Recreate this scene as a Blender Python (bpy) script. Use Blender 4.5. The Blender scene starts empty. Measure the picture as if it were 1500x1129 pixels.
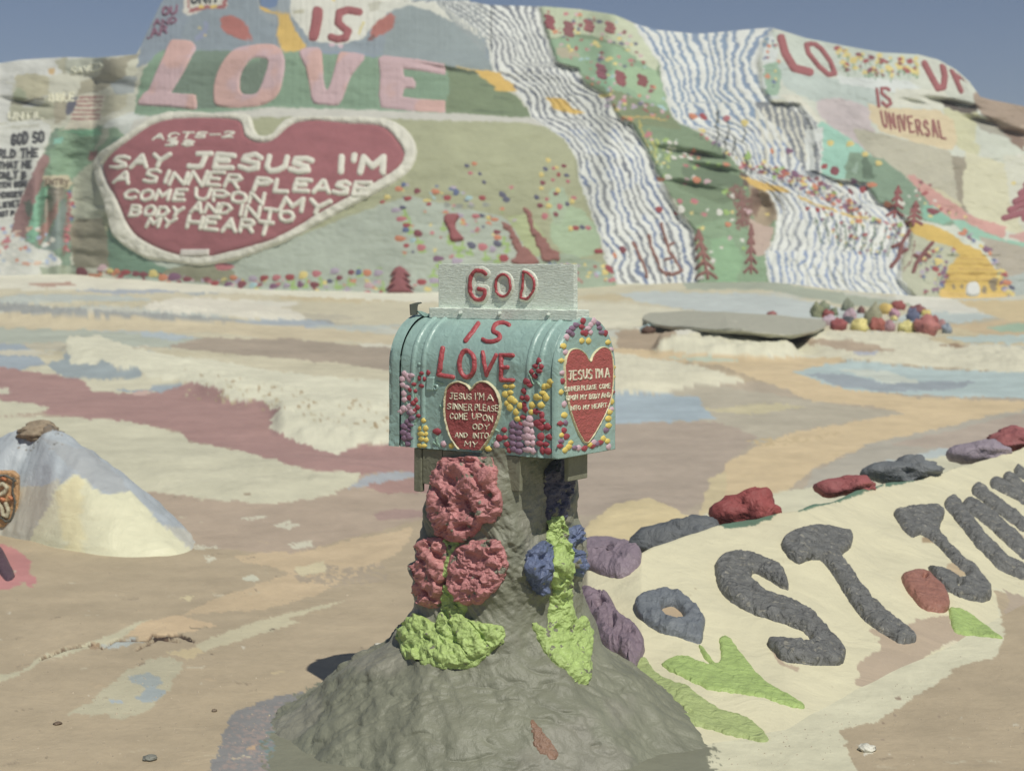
import bpy, math, random
import numpy as np
from mathutils import Vector, Matrix, Quaternion
from mathutils.bvhtree import BVHTree

scene = bpy.context.scene
COL = scene.collection
R = math.radians
random.seed(7)
RNG = np.random.default_rng(11)

# ------------------------------------------------------------------ camera, sky, sun, exposure
F, CX, HY, CZ = 2450.0, 750.0, 385.0, 1.35          # focal length in photo pixels, principal column, horizon row, eye height
cam_d = bpy.data.cameras.new("camera")
cam = bpy.data.objects.new("camera", cam_d)
COL.objects.link(cam)
cam.location = (0, 0, CZ)
cam.rotation_euler = (R(90), 0, 0)
cam_d.sensor_width = 36.0
cam_d.lens = F / 1500.0 * 36.0
cam_d.shift_y = -(564.5 - HY) / 1500.0
cam_d.clip_start = 0.05
cam_d.clip_end = 9000
cam_d.dof.use_dof = True
cam_d.dof.focus_distance = 4.72
cam_d.dof.aperture_fstop = 5.8
scene.camera = cam

SUN_EL, TO_SUN = R(58), Vector((0.27, -0.50, 0.0)).normalized()
world = bpy.data.worlds.new("World")
scene.world = world
world.use_nodes = True
wn = world.node_tree
bg = wn.nodes["Background"]
sky = wn.nodes.new("ShaderNodeTexSky")
sky.sky_type = 'NISHITA'
sky.sun_disc = False
sky.sun_elevation = SUN_EL
sky.sun_rotation = math.atan2(TO_SUN.x, TO_SUN.y)
sky.altitude = 2500
sky.air_density = 1.0
sky.dust_density = 0.3
sky.ozone_density = 1.6
bg.inputs[1].default_value = 0.061
tint = wn.nodes.new("ShaderNodeMix"); tint.data_type = 'RGBA'; tint.blend_type = 'MULTIPLY'; tint.inputs['Factor'].default_value = 1.0
tint.inputs[7].default_value = (1.06, 0.96, 0.95, 1)      # the muted, slightly warm desert sky of the photograph, all round
wn.links.new(sky.outputs[0], tint.inputs[6]); wn.links.new(tint.outputs[2], bg.inputs[0])

sun_d = bpy.data.lights.new("sun", 'SUN')
sun_d.energy = 3.6
sun_d.angle = R(0.53)
sun_d.color = (1.0, 0.95, 0.87)
sun = bpy.data.objects.new("sun", sun_d)
COL.objects.link(sun)
to_sun = Vector((TO_SUN.x * math.cos(SUN_EL), TO_SUN.y * math.cos(SUN_EL), math.sin(SUN_EL)))
sun.rotation_euler = to_sun.to_track_quat('Z', 'Y').to_euler()
sun.location = (4, -6, 14)

vs = scene.view_settings
vs.view_transform = 'Standard'
vs.look = 'None'
vs.exposure = 0.0
vs.gamma = 1.0
vs.use_curve_mapping = False
scene.cycles.max_bounces = 6
scene.cycles.diffuse_bounces = 3

# ------------------------------------------------------------------ helpers: noise, colour, canvases
def lin(c, k=1.0):
    a = np.asarray(c, dtype=float) / 255.0
    l = np.where(a <= 0.04045, a / 12.92, ((a + 0.055) / 1.055) ** 2.4)
    g_ = float(l @ np.array([.25, .6, .15]))
    l = (g_ + (l - g_) * 0.82) * np.array([1.0, 1.02, .95]) + .008       # chalky, sun-bleached house paint
    return l * k

_T = RNG.random(65536)
def vnoise(x, y, seed=0):
    x = np.asarray(x, float); y = np.asarray(y, float)
    xi = np.floor(x).astype(np.int64); yi = np.floor(y).astype(np.int64)
    fx = x - xi; fy = y - yi
    fx = fx * fx * (3 - 2 * fx); fy = fy * fy * (3 - 2 * fy)
    def h(a, b):
        return _T[((a * 73856093) ^ (b * 19349663) ^ (seed * 83492791 + 12345)) & 65535]
    a = h(xi, yi); b = h(xi + 1, yi); c = h(xi, yi + 1); d = h(xi + 1, yi + 1)
    return (a * (1 - fx) + b * fx) * (1 - fy) + (c * (1 - fx) + d * fx) * fy

def fbm(x, y, seed=0, octs=4):
    s = 0; a = 0.5; t = 0
    for i in range(octs):
        s = s + a * (vnoise(x * 2 ** i, y * 2 ** i, seed + 17 * i) - 0.5); t += a; a *= 0.5
    return s / t * 2.0          # about -1..1

def sst(x, a, b):
    t = np.clip((x - a) / (b - a), 0, 1)
    return t * t * (3 - 2 * t)

def pts_in(poly, x, y):
    inside = np.zeros(x.shape, bool)
    n = len(poly)
    for i in range(n):
        x1, y1 = poly[i]; x2, y2 = poly[(i + 1) % n]
        if y1 == y2: continue
        c = ((y1 > y) != (y2 > y)) & (x < (x2 - x1) * (y - y1) / (y2 - y1) + x1)
        inside ^= c
    return inside

def smooth(poly, n=5, closed=True):
    P = np.array(poly, float); m = len(P); out = []
    rng = range(m) if closed else range(m - 1)
    for i in rng:
        if closed: p0, p1, p2, p3 = P[(i - 1) % m], P[i], P[(i + 1) % m], P[(i + 2) % m]
        else: p0, p1, p2, p3 = P[max(i - 1, 0)], P[i], P[i + 1], P[min(i + 2, m - 1)]
        for k in range(n):
            t = k / n
            out.append(0.5 * ((2 * p1) + (p2 - p0) * t + (2 * p0 - 5 * p1 + 4 * p2 - p3) * t * t + (3 * p1 - p0 - 3 * p2 + p3) * t ** 3))
    if not closed: out.append(P[-1])
    return [tuple(p) for p in out]

U0, V0, CW, CH = -260, -220, 2040, 1700

class Canvas:
    """paint colours that lie on a surface, addressed by the line of sight the layout was measured along"""
    def __init__(s, base):
        s.a = np.empty((CH, CW, 3), np.float32); s.a[:] = lin(base)
        s.seed = 1
    def fill(s, poly, c, rag=2.0, sm=0, scale=14.0, mixn=0, k=1.0):
        if sm: poly = smooth(poly, sm)
        P = np.array(poly)
        x0 = max(int(P[:, 0].min() - rag - 2), U0); x1 = min(int(P[:, 0].max() + rag + 3), U0 + CW)
        y0 = max(int(P[:, 1].min() - rag - 2), V0); y1 = min(int(P[:, 1].max() + rag + 3), V0 + CH)
        if x1 <= x0 or y1 <= y0: return
        X, Y = np.meshgrid(np.arange(x0, x1), np.arange(y0, y1))
        s.seed += 1
        if rag:
            Xw = X + rag * fbm(X / scale, Y / scale * 1.6, s.seed, 3)
            Yw = Y + rag * 0.7 * fbm(X / scale + 31, Y / scale * 1.6, s.seed + 5, 3)
        else: Xw, Yw = X.astype(float), Y.astype(float)
        m = pts_in(poly, Xw, Yw)
        if mixn: m &= vnoise(X / 5.0, Y / 2.2, s.seed + 9) < mixn
        s.a[y0 - V0:y1 - V0, x0 - U0:x1 - U0][m] = lin(c, k)
    def line(s, pts, w, c, rag=0.8):
        for (x1, y1), (x2, y2) in zip(pts[:-1], pts[1:]):
            d = max(math.hypot(x2 - x1, y2 - y1), 1e-3); nx, ny = -(y2 - y1) / d * w / 2, (x2 - x1) / d * w / 2
            ex, ey = (x2 - x1) / d * w * .3, (y2 - y1) / d * w * .3
            s.fill([(x1 + nx - ex, y1 + ny - ey), (x2 + nx + ex, y2 + ny + ey), (x2 - nx + ex, y2 - ny + ey), (x1 - nx - ex, y1 - ny - ey)], c, rag, 0, 6)
    def dot(s, x, y, rx, ry, c):
        s.fill([(x + rx * math.cos(a) * random.uniform(.8, 1.2), y + ry * math.sin(a) * random.uniform(.8, 1.2)) for a in np.linspace(0, 6.283, 8)[:-1]], c, 0)
    def streaks(s, amt, sx, sy, seed):
        X, Y = np.meshgrid(np.arange(CW), np.arange(CH))
        n = fbm(X / sx, Y / sy, seed, 4)
        s.a *= (1 + amt * n)[..., None]
    def brush(s, amp, sx, sy, seed):
        X, Y = np.meshgrid(np.arange(CW), np.arange(CH))
        dx = amp * fbm(X / sx, Y / sy, seed, 3); dy = amp * .5 * fbm(X / sx + 50, Y / sy, seed + 7, 3)
        s.a = s.a[np.clip(Y + np.rint(dy), 0, CH - 1).astype(int), np.clip(X + np.rint(dx), 0, CW - 1).astype(int)]
    def sample(s, u, v):
        u = np.clip(u - U0, 0, CW - 1.001); v = np.clip(v - V0, 0, CH - 1.001)
        iu = u.astype(int); iv = v.astype(int); fu = (u - iu)[..., None]; fv = (v - iv)[..., None]
        iu2 = np.minimum(iu + 1, CW - 1); iv2 = np.minimum(iv + 1, CH - 1)
        return (s.a[iv, iu] * (1 - fu) + s.a[iv, iu2] * fu) * (1 - fv) + (s.a[iv2, iu] * (1 - fu) + s.a[iv2, iu2] * fu) * fv

def P3(u, v, Y):
    return np.stack([(u - CX) / F * Y, Y + 0 * u, CZ + (HY - v) / F * Y], -1)

# ------------------------------------------------------------------ helpers: materials
def mat(name, col=None, rough=0.6, bump=0.25, bscale=60.0, var=0.12, vscale=None, attr=False, bump2=0.0, b2scale=8.0, stretch=None, col2=None, mixs=None, spec=0.3, metallic=0.0, dist=0.002, ramp=(.5, .56)):
    m = bpy.data.materials.new(name); m.use_nodes = True
    nt = m.node_tree; N = nt.nodes; L = nt.links
    b = N["Principled BSDF"]
    b.inputs['Roughness'].default_value = rough
    b.inputs['Metallic'].default_value = metallic
    b.inputs['Specular IOR Level'].default_value = spec
    tc = N.new('ShaderNodeTexCoord'); src = tc.outputs['Object']
    if stretch:
        mp = N.new('ShaderNodeMapping'); mp.inputs['Scale'].default_value = stretch[0:3]
        if len(stretch) > 3: mp.inputs['Rotation'].default_value = (0, 0, stretch[3])
        L.new(src, mp.inputs[0]); src = mp.outputs[0]
    if attr:
        at = N.new('ShaderNodeAttribute'); at.attribute_name = 'Col'; base = at.outputs['Color']
    else:
        rgb = N.new('ShaderNodeRGB'); rgb.outputs[0].default_value = (*col, 1); base = rgb.outputs[0]
    if col2 is not None:
        n0 = N.new('ShaderNodeTexNoise'); n0.inputs['Scale'].default_value = mixs or 1.0; n0.inputs['Detail'].default_value = 3
        L.new(src, n0.inputs['Vector'])
        cr = N.new('ShaderNodeValToRGB'); cr.color_ramp.elements[0].position = ramp[0]; cr.color_ramp.elements[1].position = ramp[1]
        L.new(n0.outputs[0], cr.inputs[0])
        mx0 = N.new('ShaderNodeMix'); mx0.data_type = 'RGBA'
        L.new(cr.outputs[0], mx0.inputs['Factor']); L.new(base, mx0.inputs[6]); mx0.inputs[7].default_value = (*col2, 1)
        base = mx0.outputs[2]
    n1 = N.new('ShaderNodeTexNoise'); n1.inputs['Scale'].default_value = vscale or bscale * 0.12; n1.inputs['Detail'].default_value = 8; n1.inputs['Roughness'].default_value = 0.65
    L.new(src, n1.inputs['Vector'])
    mr = N.new('ShaderNodeMapRange'); mr.inputs['From Min'].default_value = 0.3; mr.inputs['From Max'].default_value = 0.7
    mr.inputs['To Min'].default_value = 1 - var; mr.inputs['To Max'].default_value = 1 + var
    L.new(n1.outputs[0], mr.inputs['Value'])
    mx = N.new('ShaderNodeVectorMath'); mx.operation = 'SCALE'
    L.new(base, mx.inputs[0]); L.new(mr.outputs[0], mx.inputs['Scale'])
    L.new(mx.outputs[0], b.inputs['Base Color'])
    nb = N.new('ShaderNodeTexNoise'); nb.inputs['Scale'].default_value = bscale; nb.inputs['Detail'].default_value = 6; nb.inputs['Roughness'].default_value = 0.6
    L.new(src, nb.inputs['Vector'])
    bp = N.new('ShaderNodeBump'); bp.inputs['Strength'].default_value = bump; bp.inputs['Distance'].default_value = dist
    L.new(nb.outputs[0], bp.inputs['Height'])
    last = bp
    if bump2:
        nc = N.new('ShaderNodeTexNoise'); nc.inputs['Scale'].default_value = b2scale; nc.inputs['Detail'].default_value = 4
        nc.inputs['Distortion'].default_value = 1.2
        L.new(src, nc.inputs['Vector'])
        b2 = N.new('ShaderNodeBump'); b2.inputs['Strength'].default_value = bump2; b2.inputs['Distance'].default_value = dist * 6
        L.new(nc.outputs[0], b2.inputs['Height']); L.new(bp.outputs[0], b2.inputs['Normal']); last = b2
    L.new(last.outputs[0], b.inputs['Normal'])
    return m

_MC = {}
HAZE_TONE = np.array([.50, .50, .47])                     # pale tone mixed into the hill's paint colours to imitate haze
def pm(kind, c, k=1.0):
    """paint material by sort of surface and colour; shared"""
    key = (kind, tuple(c), k)
    if key in _MC: return _MC[key]
    l = lin(c, k)
    if kind == 'hill':
        l = l * .90 + HAZE_TONE * .04
        m = mat("hill_paint", l, 0.75, 0.6, 9, 0.10, 1.6, dist=0.03)
    elif kind == 'clay': m = mat("clay_paint", l, 0.5, 0.9, 70, 0.16, 22, bump2=0.6, b2scale=26, dist=0.004, spec=0.4)
    elif kind == 'ped': m = mat("chipped_clay_paint", l, 0.46, 1.0, 85, 0.22, 30, bump2=0.5, b2scale=30, dist=0.004, spec=0.45, col2=lin((122, 120, 102)), mixs=26, ramp=(.635, .655))
    elif kind == 'box': m = mat("thick_paint", l, 0.42, 0.5, 260, 0.10, 50, dist=0.0012, spec=0.45, bump2=0.3, b2scale=60)
    elif kind == 'rock': m = mat("rock_paint", l, 0.6, 0.8, 45, 0.16, 9, bump2=0.7, b2scale=14, dist=0.006)
    else: m = mat("paint", l)
    _MC[key] = m
    return m

# ------------------------------------------------------------------ helpers: objects
def mesh_obj(name, V, Fc, m=None, parent=None, cols=None, smoothf=True, tris=None):
    me = bpy.data.meshes.new(name)
    V = np.asarray(V, np.float32).reshape(-1, 3); Fc = np.asarray(Fc, np.int32)
    k = Fc.shape[1]
    me.vertices.add(len(V)); me.vertices.foreach_set('co', V.ravel())
    me.loops.add(Fc.size); me.loops.foreach_set('vertex_index', Fc.ravel())
    me.polygons.add(len(Fc)); me.polygons.foreach_set('loop_start', np.arange(0, Fc.size, k, dtype=np.int32))
    me.polygons.foreach_set('loop_total', np.full(len(Fc), k, np.int32))
    me.polygons.foreach_set('use_smooth', np.full(len(Fc), smoothf, bool))
    me.update(calc_edges=True); me.validate()
    if cols is not None:
        ca = me.color_attributes.new('Col', 'FLOAT_COLOR', 'POINT')
        c4 = np.ones((len(V), 4), np.float32); c4[:, :3] = np.clip(cols.reshape(-1, 3), 0.002, 0.9)
        ca.data.foreach_set('color', c4.ravel())
    if m: me.materials.append(m)
    o = bpy.data.objects.new(name, me); COL.objects.link(o)
    if parent: adopt(o, parent)
    return o

def adopt(o, parent):
    o.parent = parent
    o.matrix_parent_inverse = world_of(parent).inverted()

def world_of(o):
    m = Matrix.LocRotScale(o.location, o.rotation_euler, o.scale)
    if o.parent: m = world_of(o.parent) @ o.matrix_parent_inverse @ m
    return m

def tag(o, label=None, cat=None, group=None, kind=None):
    if label: o['label'] = label
    if cat: o['category'] = cat
    if group: o['group'] = group
    if kind: o['kind'] = kind
    return o

def empty(name, loc):
    o = bpy.data.objects.new(name, None); COL.objects.link(o); o.location = loc
    o.empty_display_size = 0.1
    return o

def grid_faces(nr, nc, keep=None):
    i = np.arange(nr * nc, dtype=np.int32).reshape(nr, nc)
    f = np.stack([i[:-1, :-1], i[:-1, 1:], i[1:, 1:], i[1:, :-1]], -1).reshape(-1, 4)
    if keep is not None: f = f[keep.reshape(-1)]
    return f

def compact(V, Fc, cols=None):
    used = np.unique(Fc); mp = np.full(len(V), -1, np.int64); mp[used] = np.arange(len(used))
    return V[used], mp[Fc], (cols[used] if cols is not None else None)

# ------------------------------------------------------------------ helpers: reliefs that lie on a surface
def sd_seg(X, Y, segs, r):
    d = np.full(X.shape, 1e9)
    for (x1, y1), (x2, y2) in segs:
        dx, dy = x2 - x1, y2 - y1; L2 = dx * dx + dy * dy + 1e-9
        t = np.clip(((X - x1) * dx + (Y - y1) * dy) / L2, 0, 1)
        d = np.minimum(d, np.hypot(X - x1 - t * dx, Y - y1 - t * dy))
    return d - r

def sd_poly(X, Y, poly):
    segs = [(poly[i], poly[(i + 1) % len(poly)]) for i in range(len(poly))]
    d = sd_seg(X, Y, segs, 0)
    return np.where(pts_in(poly, X, Y), -d, d)

class Depth:
    """distance of a surface along each measured line of sight"""
    def __init__(s, D):
        s.D = D
    def at(s, u, v):
        u = np.clip(np.asarray(u, float) - U0, 1, CW - 2.001); v = np.clip(np.asarray(v, float) - V0, 1, CH - 2.001)
        iu = u.astype(int); iv = v.astype(int); fu = u - iu; fv = v - iv
        D = s.D
        return (D[iv, iu] * (1 - fu) + D[iv, iu + 1] * fu) * (1 - fv) + (D[iv + 1, iu] * (1 - fu) + D[iv + 1, iu + 1] * fu) * fv
    def pos(s, u, v): return P3(np.asarray(u, float), np.asarray(v, float), s.at(u, v))
    def nrm(s, u, v, e=3.0):
        u = np.asarray(u, float); v = np.asarray(v, float)
        a = s.pos(u + e, v) - s.pos(u - e, v); b = s.pos(u, v - e) - s.pos(u, v + e)
        n = np.cross(a, b); n /= (np.linalg.norm(n, axis=-1, keepdims=True) + 1e-12)
        flip = (n * (s.pos(u, v) - np.array([0, 0, CZ]))).sum(-1) > 0
        n[flip] *= -1
        return n

def relief(name, dep, sdf, box, H, w, m, parent=None, step=1.0, pits=(), lump=0.0, lsc=8.0, rag=0.0, seed=0, e=3.0, maxjump=0.4, sink=0.5):
    x0, y0, x1, y1 = box
    u = np.arange(x0 - 2 * step, x1 + 2.5 * step, step); v = np.arange(y0 - 2 * step, y1 + 2.5 * step, step)
    X, Y = np.meshgrid(u, v)
    Xs, Ys = X, Y
    if rag:
        Xs = X + rag * fbm(X / 9, Y / 9, seed + 3, 3); Ys = Y + rag * fbm(X / 9 + 40, Y / 9, seed + 8, 3)
    s = sdf(Xs, Ys)
    p = dep.pos(X, Y); n = dep.nrm(X, Y, e)
    t = np.clip(-s / w, 0, 1)
    h = H * np.sqrt(np.clip(1 - (1 - t) ** 2, 0, 1))
    h = np.where(s > 0, -sink * H * np.clip(s / step, 0, 1), h)
    if lump: h = h + np.where(s < 0, 1, 0.2) * lump * H * fbm(X / lsc, Y / lsc, seed, 4) * np.clip(t * 2, 0, 1)
    for (px_, py_, pr_, pd_) in pits:
        h = h - pd_ * H * np.exp(-(((X - px_) ** 2 + (Y - py_) ** 2) / pr_ ** 2) ** 1.5)
    V = p + n * h[..., None]
    Dd = dep.at(X, Y)
    bad = ~np.isfinite(V).all(-1) | ~np.isfinite(h)
    cell_in = np.minimum.reduce([s[:-1, :-1], s[:-1, 1:], s[1:, 1:], s[1:, :-1]]) < 0
    cb = bad[:-1, :-1] | bad[:-1, 1:] | bad[1:, 1:] | bad[1:, :-1]
    mx = np.maximum.reduce([Dd[:-1, :-1], Dd[:-1, 1:], Dd[1:, 1:], Dd[1:, :-1]]); mn = np.minimum.reduce([Dd[:-1, :-1], Dd[:-1, 1:], Dd[1:, 1:], Dd[1:, :-1]])
    keep = cell_in & ~cb & ((mx - mn) < maxjump)
    if keep.sum() < 2: return None
    Fc = grid_faces(X.shape[0], X.shape[1], keep)
    V = V.reshape(-1, 3); V = np.nan_to_num(V)
    V, Fc, _ = compact(V, Fc)
    return mesh_obj(name, V, Fc[:, ::-1], m, parent)

def rpoly(name, dep, poly, H, w, m, parent=None, sm=4, inner=None, grow=0.0, **k):
    if sm: poly = smooth(poly, sm)
    P = np.array(poly)
    inn = smooth(inner, sm) if inner is not None and sm else inner
    def f(X, Y):
        d = sd_poly(X, Y, poly) - grow
        if inn is not None: d = np.maximum(d, -sd_poly(X, Y, inn))
        return d
    return relief(name, dep, f, (P[:, 0].min(), P[:, 1].min(), P[:, 0].max(), P[:, 1].max()), H, w, m, parent, **k)

def rline(name, dep, lines, r, H, m, parent=None, **k):
    segs = []
    for L_ in lines:
        if len(L_) == 1: segs.append((L_[0], L_[0]))
        segs += list(zip(L_[:-1], L_[1:]))
    P = np.array([q for s_ in segs for q in s_])
    return relief(name, dep, lambda X, Y: sd_seg(X, Y, segs, r), (P[:, 0].min() - r, P[:, 1].min() - r, P[:, 0].max() + r, P[:, 1].max() + r), H, r, m, parent, **k)

GL = {
 'A': [[(0, 0), (.45, 1), (.55, 1), (1, 0)], [(.2, .36), (.8, .36)]],
 'B': [[(0, 0), (0, 1), (.65, 1), (.85, .8), (.65, .55), (0, .55)], [(.65, .55), (1, .3), (.7, 0), (0, 0)]],
 'C': [[(.95, .82), (.6, 1), (.2, .88), (0, .5), (.2, .12), (.6, 0), (.95, .2)]],
 'D': [[(0, 0), (0, 1), (.6, .92), (1, .5), (.6, .06), (0, 0)]],
 'E': [[(.9, 1), (0, 1), (0, 0), (.95, 0)], [(0, .52), (.7, .52)]],
 'G': [[(.9, .85), (.55, 1), (.15, .85), (0, .5), (.15, .12), (.55, 0), (.92, .15), (.95, .45), (.55, .45)]],
 'H': [[(0, 0), (0, 1)], [(1, 0), (1, 1)], [(0, .5), (1, .5)]],
 'I': [[(.5, 0), (.5, 1)]],
 'J': [[(.3, 1), (1, 1)], [(.75, 1), (.7, .2), (.4, 0), (.05, .12)]],
 'K': [[(0, 0), (0, 1)], [(.9, 1), (0, .45), (1, 0)]],
 'L': [[(0, 1), (0, 0), (.9, 0)]],
 'M': [[(0, 0), (.05, 1), (.5, .35), (.95, 1), (1, 0)]],
 'N': [[(0, 0), (0, 1), (1, 0), (1, 1)]],
 'O': [[(.5, 1), (.1, .85), (0, .5), (.1, .15), (.5, 0), (.9, .15), (1, .5), (.9, .85), (.5, 1)]],
 'P': [[(0, 0), (0, 1), (.7, 1), (1, .76), (.7, .5), (0, .5)]],
 'R': [[(0, 0), (0, 1), (.7, 1), (.95, .76), (.7, .52), (0, .5)], [(.5, .5), (1, 0)]],
 'S': [[(.95, .85), (.6, 1), (.15, .9), (.1, .62), (.85, .4), (.9, .12), (.45, 0), (0, .14)]],
 'T': [[(0, 1), (1, 1)], [(.5, 1), (.5, 0)]],
 'U': [[(0, 1), (.03, .25), (.35, 0), (.7, .05), (1, .3), (1, 1)]],
 'V': [[(0, 1), (.5, 0), (1, 1)]],
 'W': [[(0, 1), (.25, 0), (.5, .7), (.75, 0), (1, 1)]],
 'Y': [[(0, 1), (.5, .5), (1, 1)], [(.5, .5), (.4, 0)]],
 "'": [[(.5, 1.05), (.45, .75)]], '-': [[(0, .5), (1, .5)]], '.': [[(.5, 0), (.5, .05)]],
 '2': [[(0, .8), (.4, 1), (.9, .8), (.8, .5), (0, 0), (1, 0)]],
 '3': [[(0, .9), (.5, 1), (.9, .78), (.4, .52), (.95, .28), (.5, 0), (0, .1)]],
 '8': [[(.5, .52), (.1, .75), (.5, 1), (.9, .75), (.5, .52), (.05, .25), (.5, 0), (.95, .25), (.5, .52)]],
}
def word(txt, x0, y0, x1, y1, h, slant=0.0, gw=0.72, jit=0.05):
    """stroke lettering from (x0,y0) to (x1,y1) along its baseline -> list of (letter, polylines)"""
    wts = [0.45 if c in "I'." else (0.6 if c == ' ' else (1.15 if c in 'MW' else 1.0)) for c in txt]
    tot = sum(wts); a = 0; out = []
    rr = random.Random(sum(map(ord, txt)) + int(x0))
    for c, w in zip(txt, wts):
        t0 = a / tot; t1 = (a + w * gw) / tot; a += w
        if c == ' ': continue
        dx, dy = x1 - x0, y1 - y0
        lines = []
        hh = h * rr.uniform(.92, 1.08); oy = rr.uniform(-.05, .05) * h
        for st in GL[c]:
            pl = []
            for gx, gy in st:
                gx += rr.uniform(-jit, jit); gy += rr.uniform(-jit, jit)
                t = t0 + (t1 - t0) * gx
                pl.append((x0 + dx * t + slant * gy * hh, y0 + dy * t - gy * hh + oy))
            lines.append(pl)
        out.append((c, lines))
    return out

def dome_mesh(name, m, n=8, rings=2, lobes=0, flat=0.45):
    V = [(0, 0, flat)]
    Fs = []
    for r in range(1, rings + 2):
        a = r / (rings + 1) * math.pi / 2
        for i in range(n):
            th = 2 * math.pi * i / n
            rad = math.sin(a) * (1 + (0.10 * math.cos(lobes * th) if lobes else 0) + random.uniform(-.14, .14))
            z = flat * math.cos(a) - (0.15 if r == rings + 1 else 0) + random.uniform(-.1, .1) * flat
            V.append((rad * math.cos(th), rad * math.sin(th), z))
    for i in range(n): Fs.append((0, 1 + i, 1 + (i + 1) % n))
    me = bpy.data.meshes.new(name)
    for r in range(rings):
        for i in range(n):
            a, b = 1 + r * n + i, 1 + r * n + (i + 1) % n
            Fs.append((a, a + n, b + n, b))
    me.from_pydata(V, [], Fs); me.update()
    me.polygons.foreach_set('use_smooth', [True] * len(me.polygons))
    me.materials.append(m)
    return me

def inst(name, me, dep, u, v, ru, rv, thick, parent, rot=0.0, e=3.0, lift=0.0, px=True):
    p = Vector(dep.pos(u, v)); n = Vector(dep.nrm(np.array([u]), np.array([v]), e)[0])
    if not all(math.isfinite(x) for x in (*p, *n)): return None
    s = float(dep.at(u, v)) / F
    up = Vector((0, 0, 1)); x = up.cross(n)
    if x.length < 1e-3: x = Vector((1, 0, 0))
    x.normalize(); y = n.cross(x)
    q = Matrix((x, y, n)).transposed().to_quaternion()
    o = bpy.data.objects.new(name, me); COL.objects.link(o)
    # match the apparent size: undo foreshortening along the two in-surface axes
    view = Vector((p.x, p.y, p.z - CZ)).normalized()
    fx = max(math.sqrt(max(0, 1 - view.dot(x) ** 2)), .35); fy = max(math.sqrt(max(0, 1 - view.dot(y) ** 2)), .35)
    M = Matrix.Translation(p + n * lift) @ q.to_matrix().to_4x4() @ Matrix.Diagonal((ru * s / fx, rv * s / fy, thick, 1))
    o.parent = parent
    o.matrix_parent_inverse = world_of(parent).inverted()
    loc, ro, sc = M.decompose()
    o.location = loc; o.rotation_mode = 'QUATERNION'; o.rotation_quaternion = ro; o.scale = sc
    return o

def lump(name, c, r, m, parent=None, amp=0.25, seed=0, n=26, sharp=2.0, rotz=0.0, lobes=()):
    """an uneven boulder: one closed surface, with side lobes swelling it"""
    nt, nph = n, n // 2 + 2
    th = np.linspace(0, 2 * np.pi, nt, endpoint=False); ph = np.linspace(0.0, np.pi, nph)
    TH, PH = np.meshgrid(th, ph)
    d = np.stack([np.cos(TH) * np.sin(PH), np.sin(TH) * np.sin(PH), np.cos(PH)], -1)
    k = 1 + amp * (fbm(d[..., 0] * sharp + 9 + seed, d[..., 1] * sharp + d[..., 2] * 1.7 * sharp, seed, 4) + 0.5 * fbm(d[..., 1] * sharp * 2 + 3, d[..., 2] * sharp * 2 + seed, seed + 4, 3))
    for (ax, ay, az, s, w) in lobes:
        a = np.array([ax, ay, az], float); a /= np.linalg.norm(a)
        k += s * np.clip((d @ a - w) / (1 - w), 0, 1) ** 1.5
    k[0] = k[0].mean(); k[-1] = k[-1].mean()
    V = d * k[..., None] * np.array(r)
    cz, sz = math.cos(rotz), math.sin(rotz)
    V = np.stack([V[..., 0] * cz - V[..., 1] * sz, V[..., 0] * sz + V[..., 1] * cz, V[..., 2]], -1)
    i = np.arange(nt * nph).reshape(nph, nt); j = np.roll(i, -1, 1)
    Fc = np.stack([i[:-1], i[1:], j[1:], j[:-1]], -1).reshape(-1, 4)
    o = mesh_obj(name, V.reshape(-1, 3), Fc, m)
    o.location = c
    if parent: adopt(o, parent)
    return o
# ================================================================== GROUND AND HILL SHAPE
_ub = np.array([-6000, -260, 0, 100, 200, 400, 640, 850, 1000, 1130, 1250, 1400, 1500, 1760, 7000.])
_Yb = np.array([66, 56, 54.5, 53.5, 51.5, 49, 47.6, 48.6, 50, 50.2, 49.6, 49.4, 50.2, 53, 66.])
_vb = np.array([404, 404, 405, 403, 409, 425, 431, 420, 413, 412, 428, 440, 432, 428, 428.])
_uf = np.arange(-700, 2300.)
_k = np.hanning(181); _k /= _k.sum()
_Yf = np.convolve(np.pad(np.interp(_uf, _ub, _Yb), 90, 'edge'), _k, 'valid'); _vf = np.convolve(np.pad(np.interp(_uf, _ub, _vb), 90, 'edge'), _k, 'valid')
def Ybase(u): return np.interp(u, _uf, _Yf)
def vbase(u): return np.interp(u, _uf, _vf)
def zbase(u): return CZ + (HY - vbase(u)) / F * Ybase(u)

FEET = np.zeros((CH, CW), np.float32)                # height of low swells, laid out on the flat ground
def swell(poly, h, blur, rag=6):
    c = Canvas((0, 0, 0)); 
    c.a = np.zeros((CH, CW, 1), np.float32)
    P = smooth(poly, 4); A = np.array(P)
    x0 = max(int(A[:, 0].min()) - 40, U0); x1 = min(int(A[:, 0].max()) + 40, U0 + CW); y0 = int(A[:, 1].min()) - 40; y1 = int(A[:, 1].max()) + 40
    X, Y = np.meshgrid(np.arange(x0, x1), np.arange(y0, y1))
    m = pts_in(P, X + rag * fbm(X / 16, Y / 12, 77, 3), Y + rag * .4 * fbm(X / 14, Y / 10, 78, 3)).astype(np.float32)
    for bx, by in blur:
        for ax, b in ((1, bx), (0, by)):
            if b < 1: continue
            k = np.ones(2 * b + 1) / (2 * b + 1)
            m = np.apply_along_axis(lambda r: np.convolve(r, k, 'same'), ax, m)
    m *= h
    FEET[y0 - V0:y1 - V0, x0 - U0:x1 - U0] += m

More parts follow.
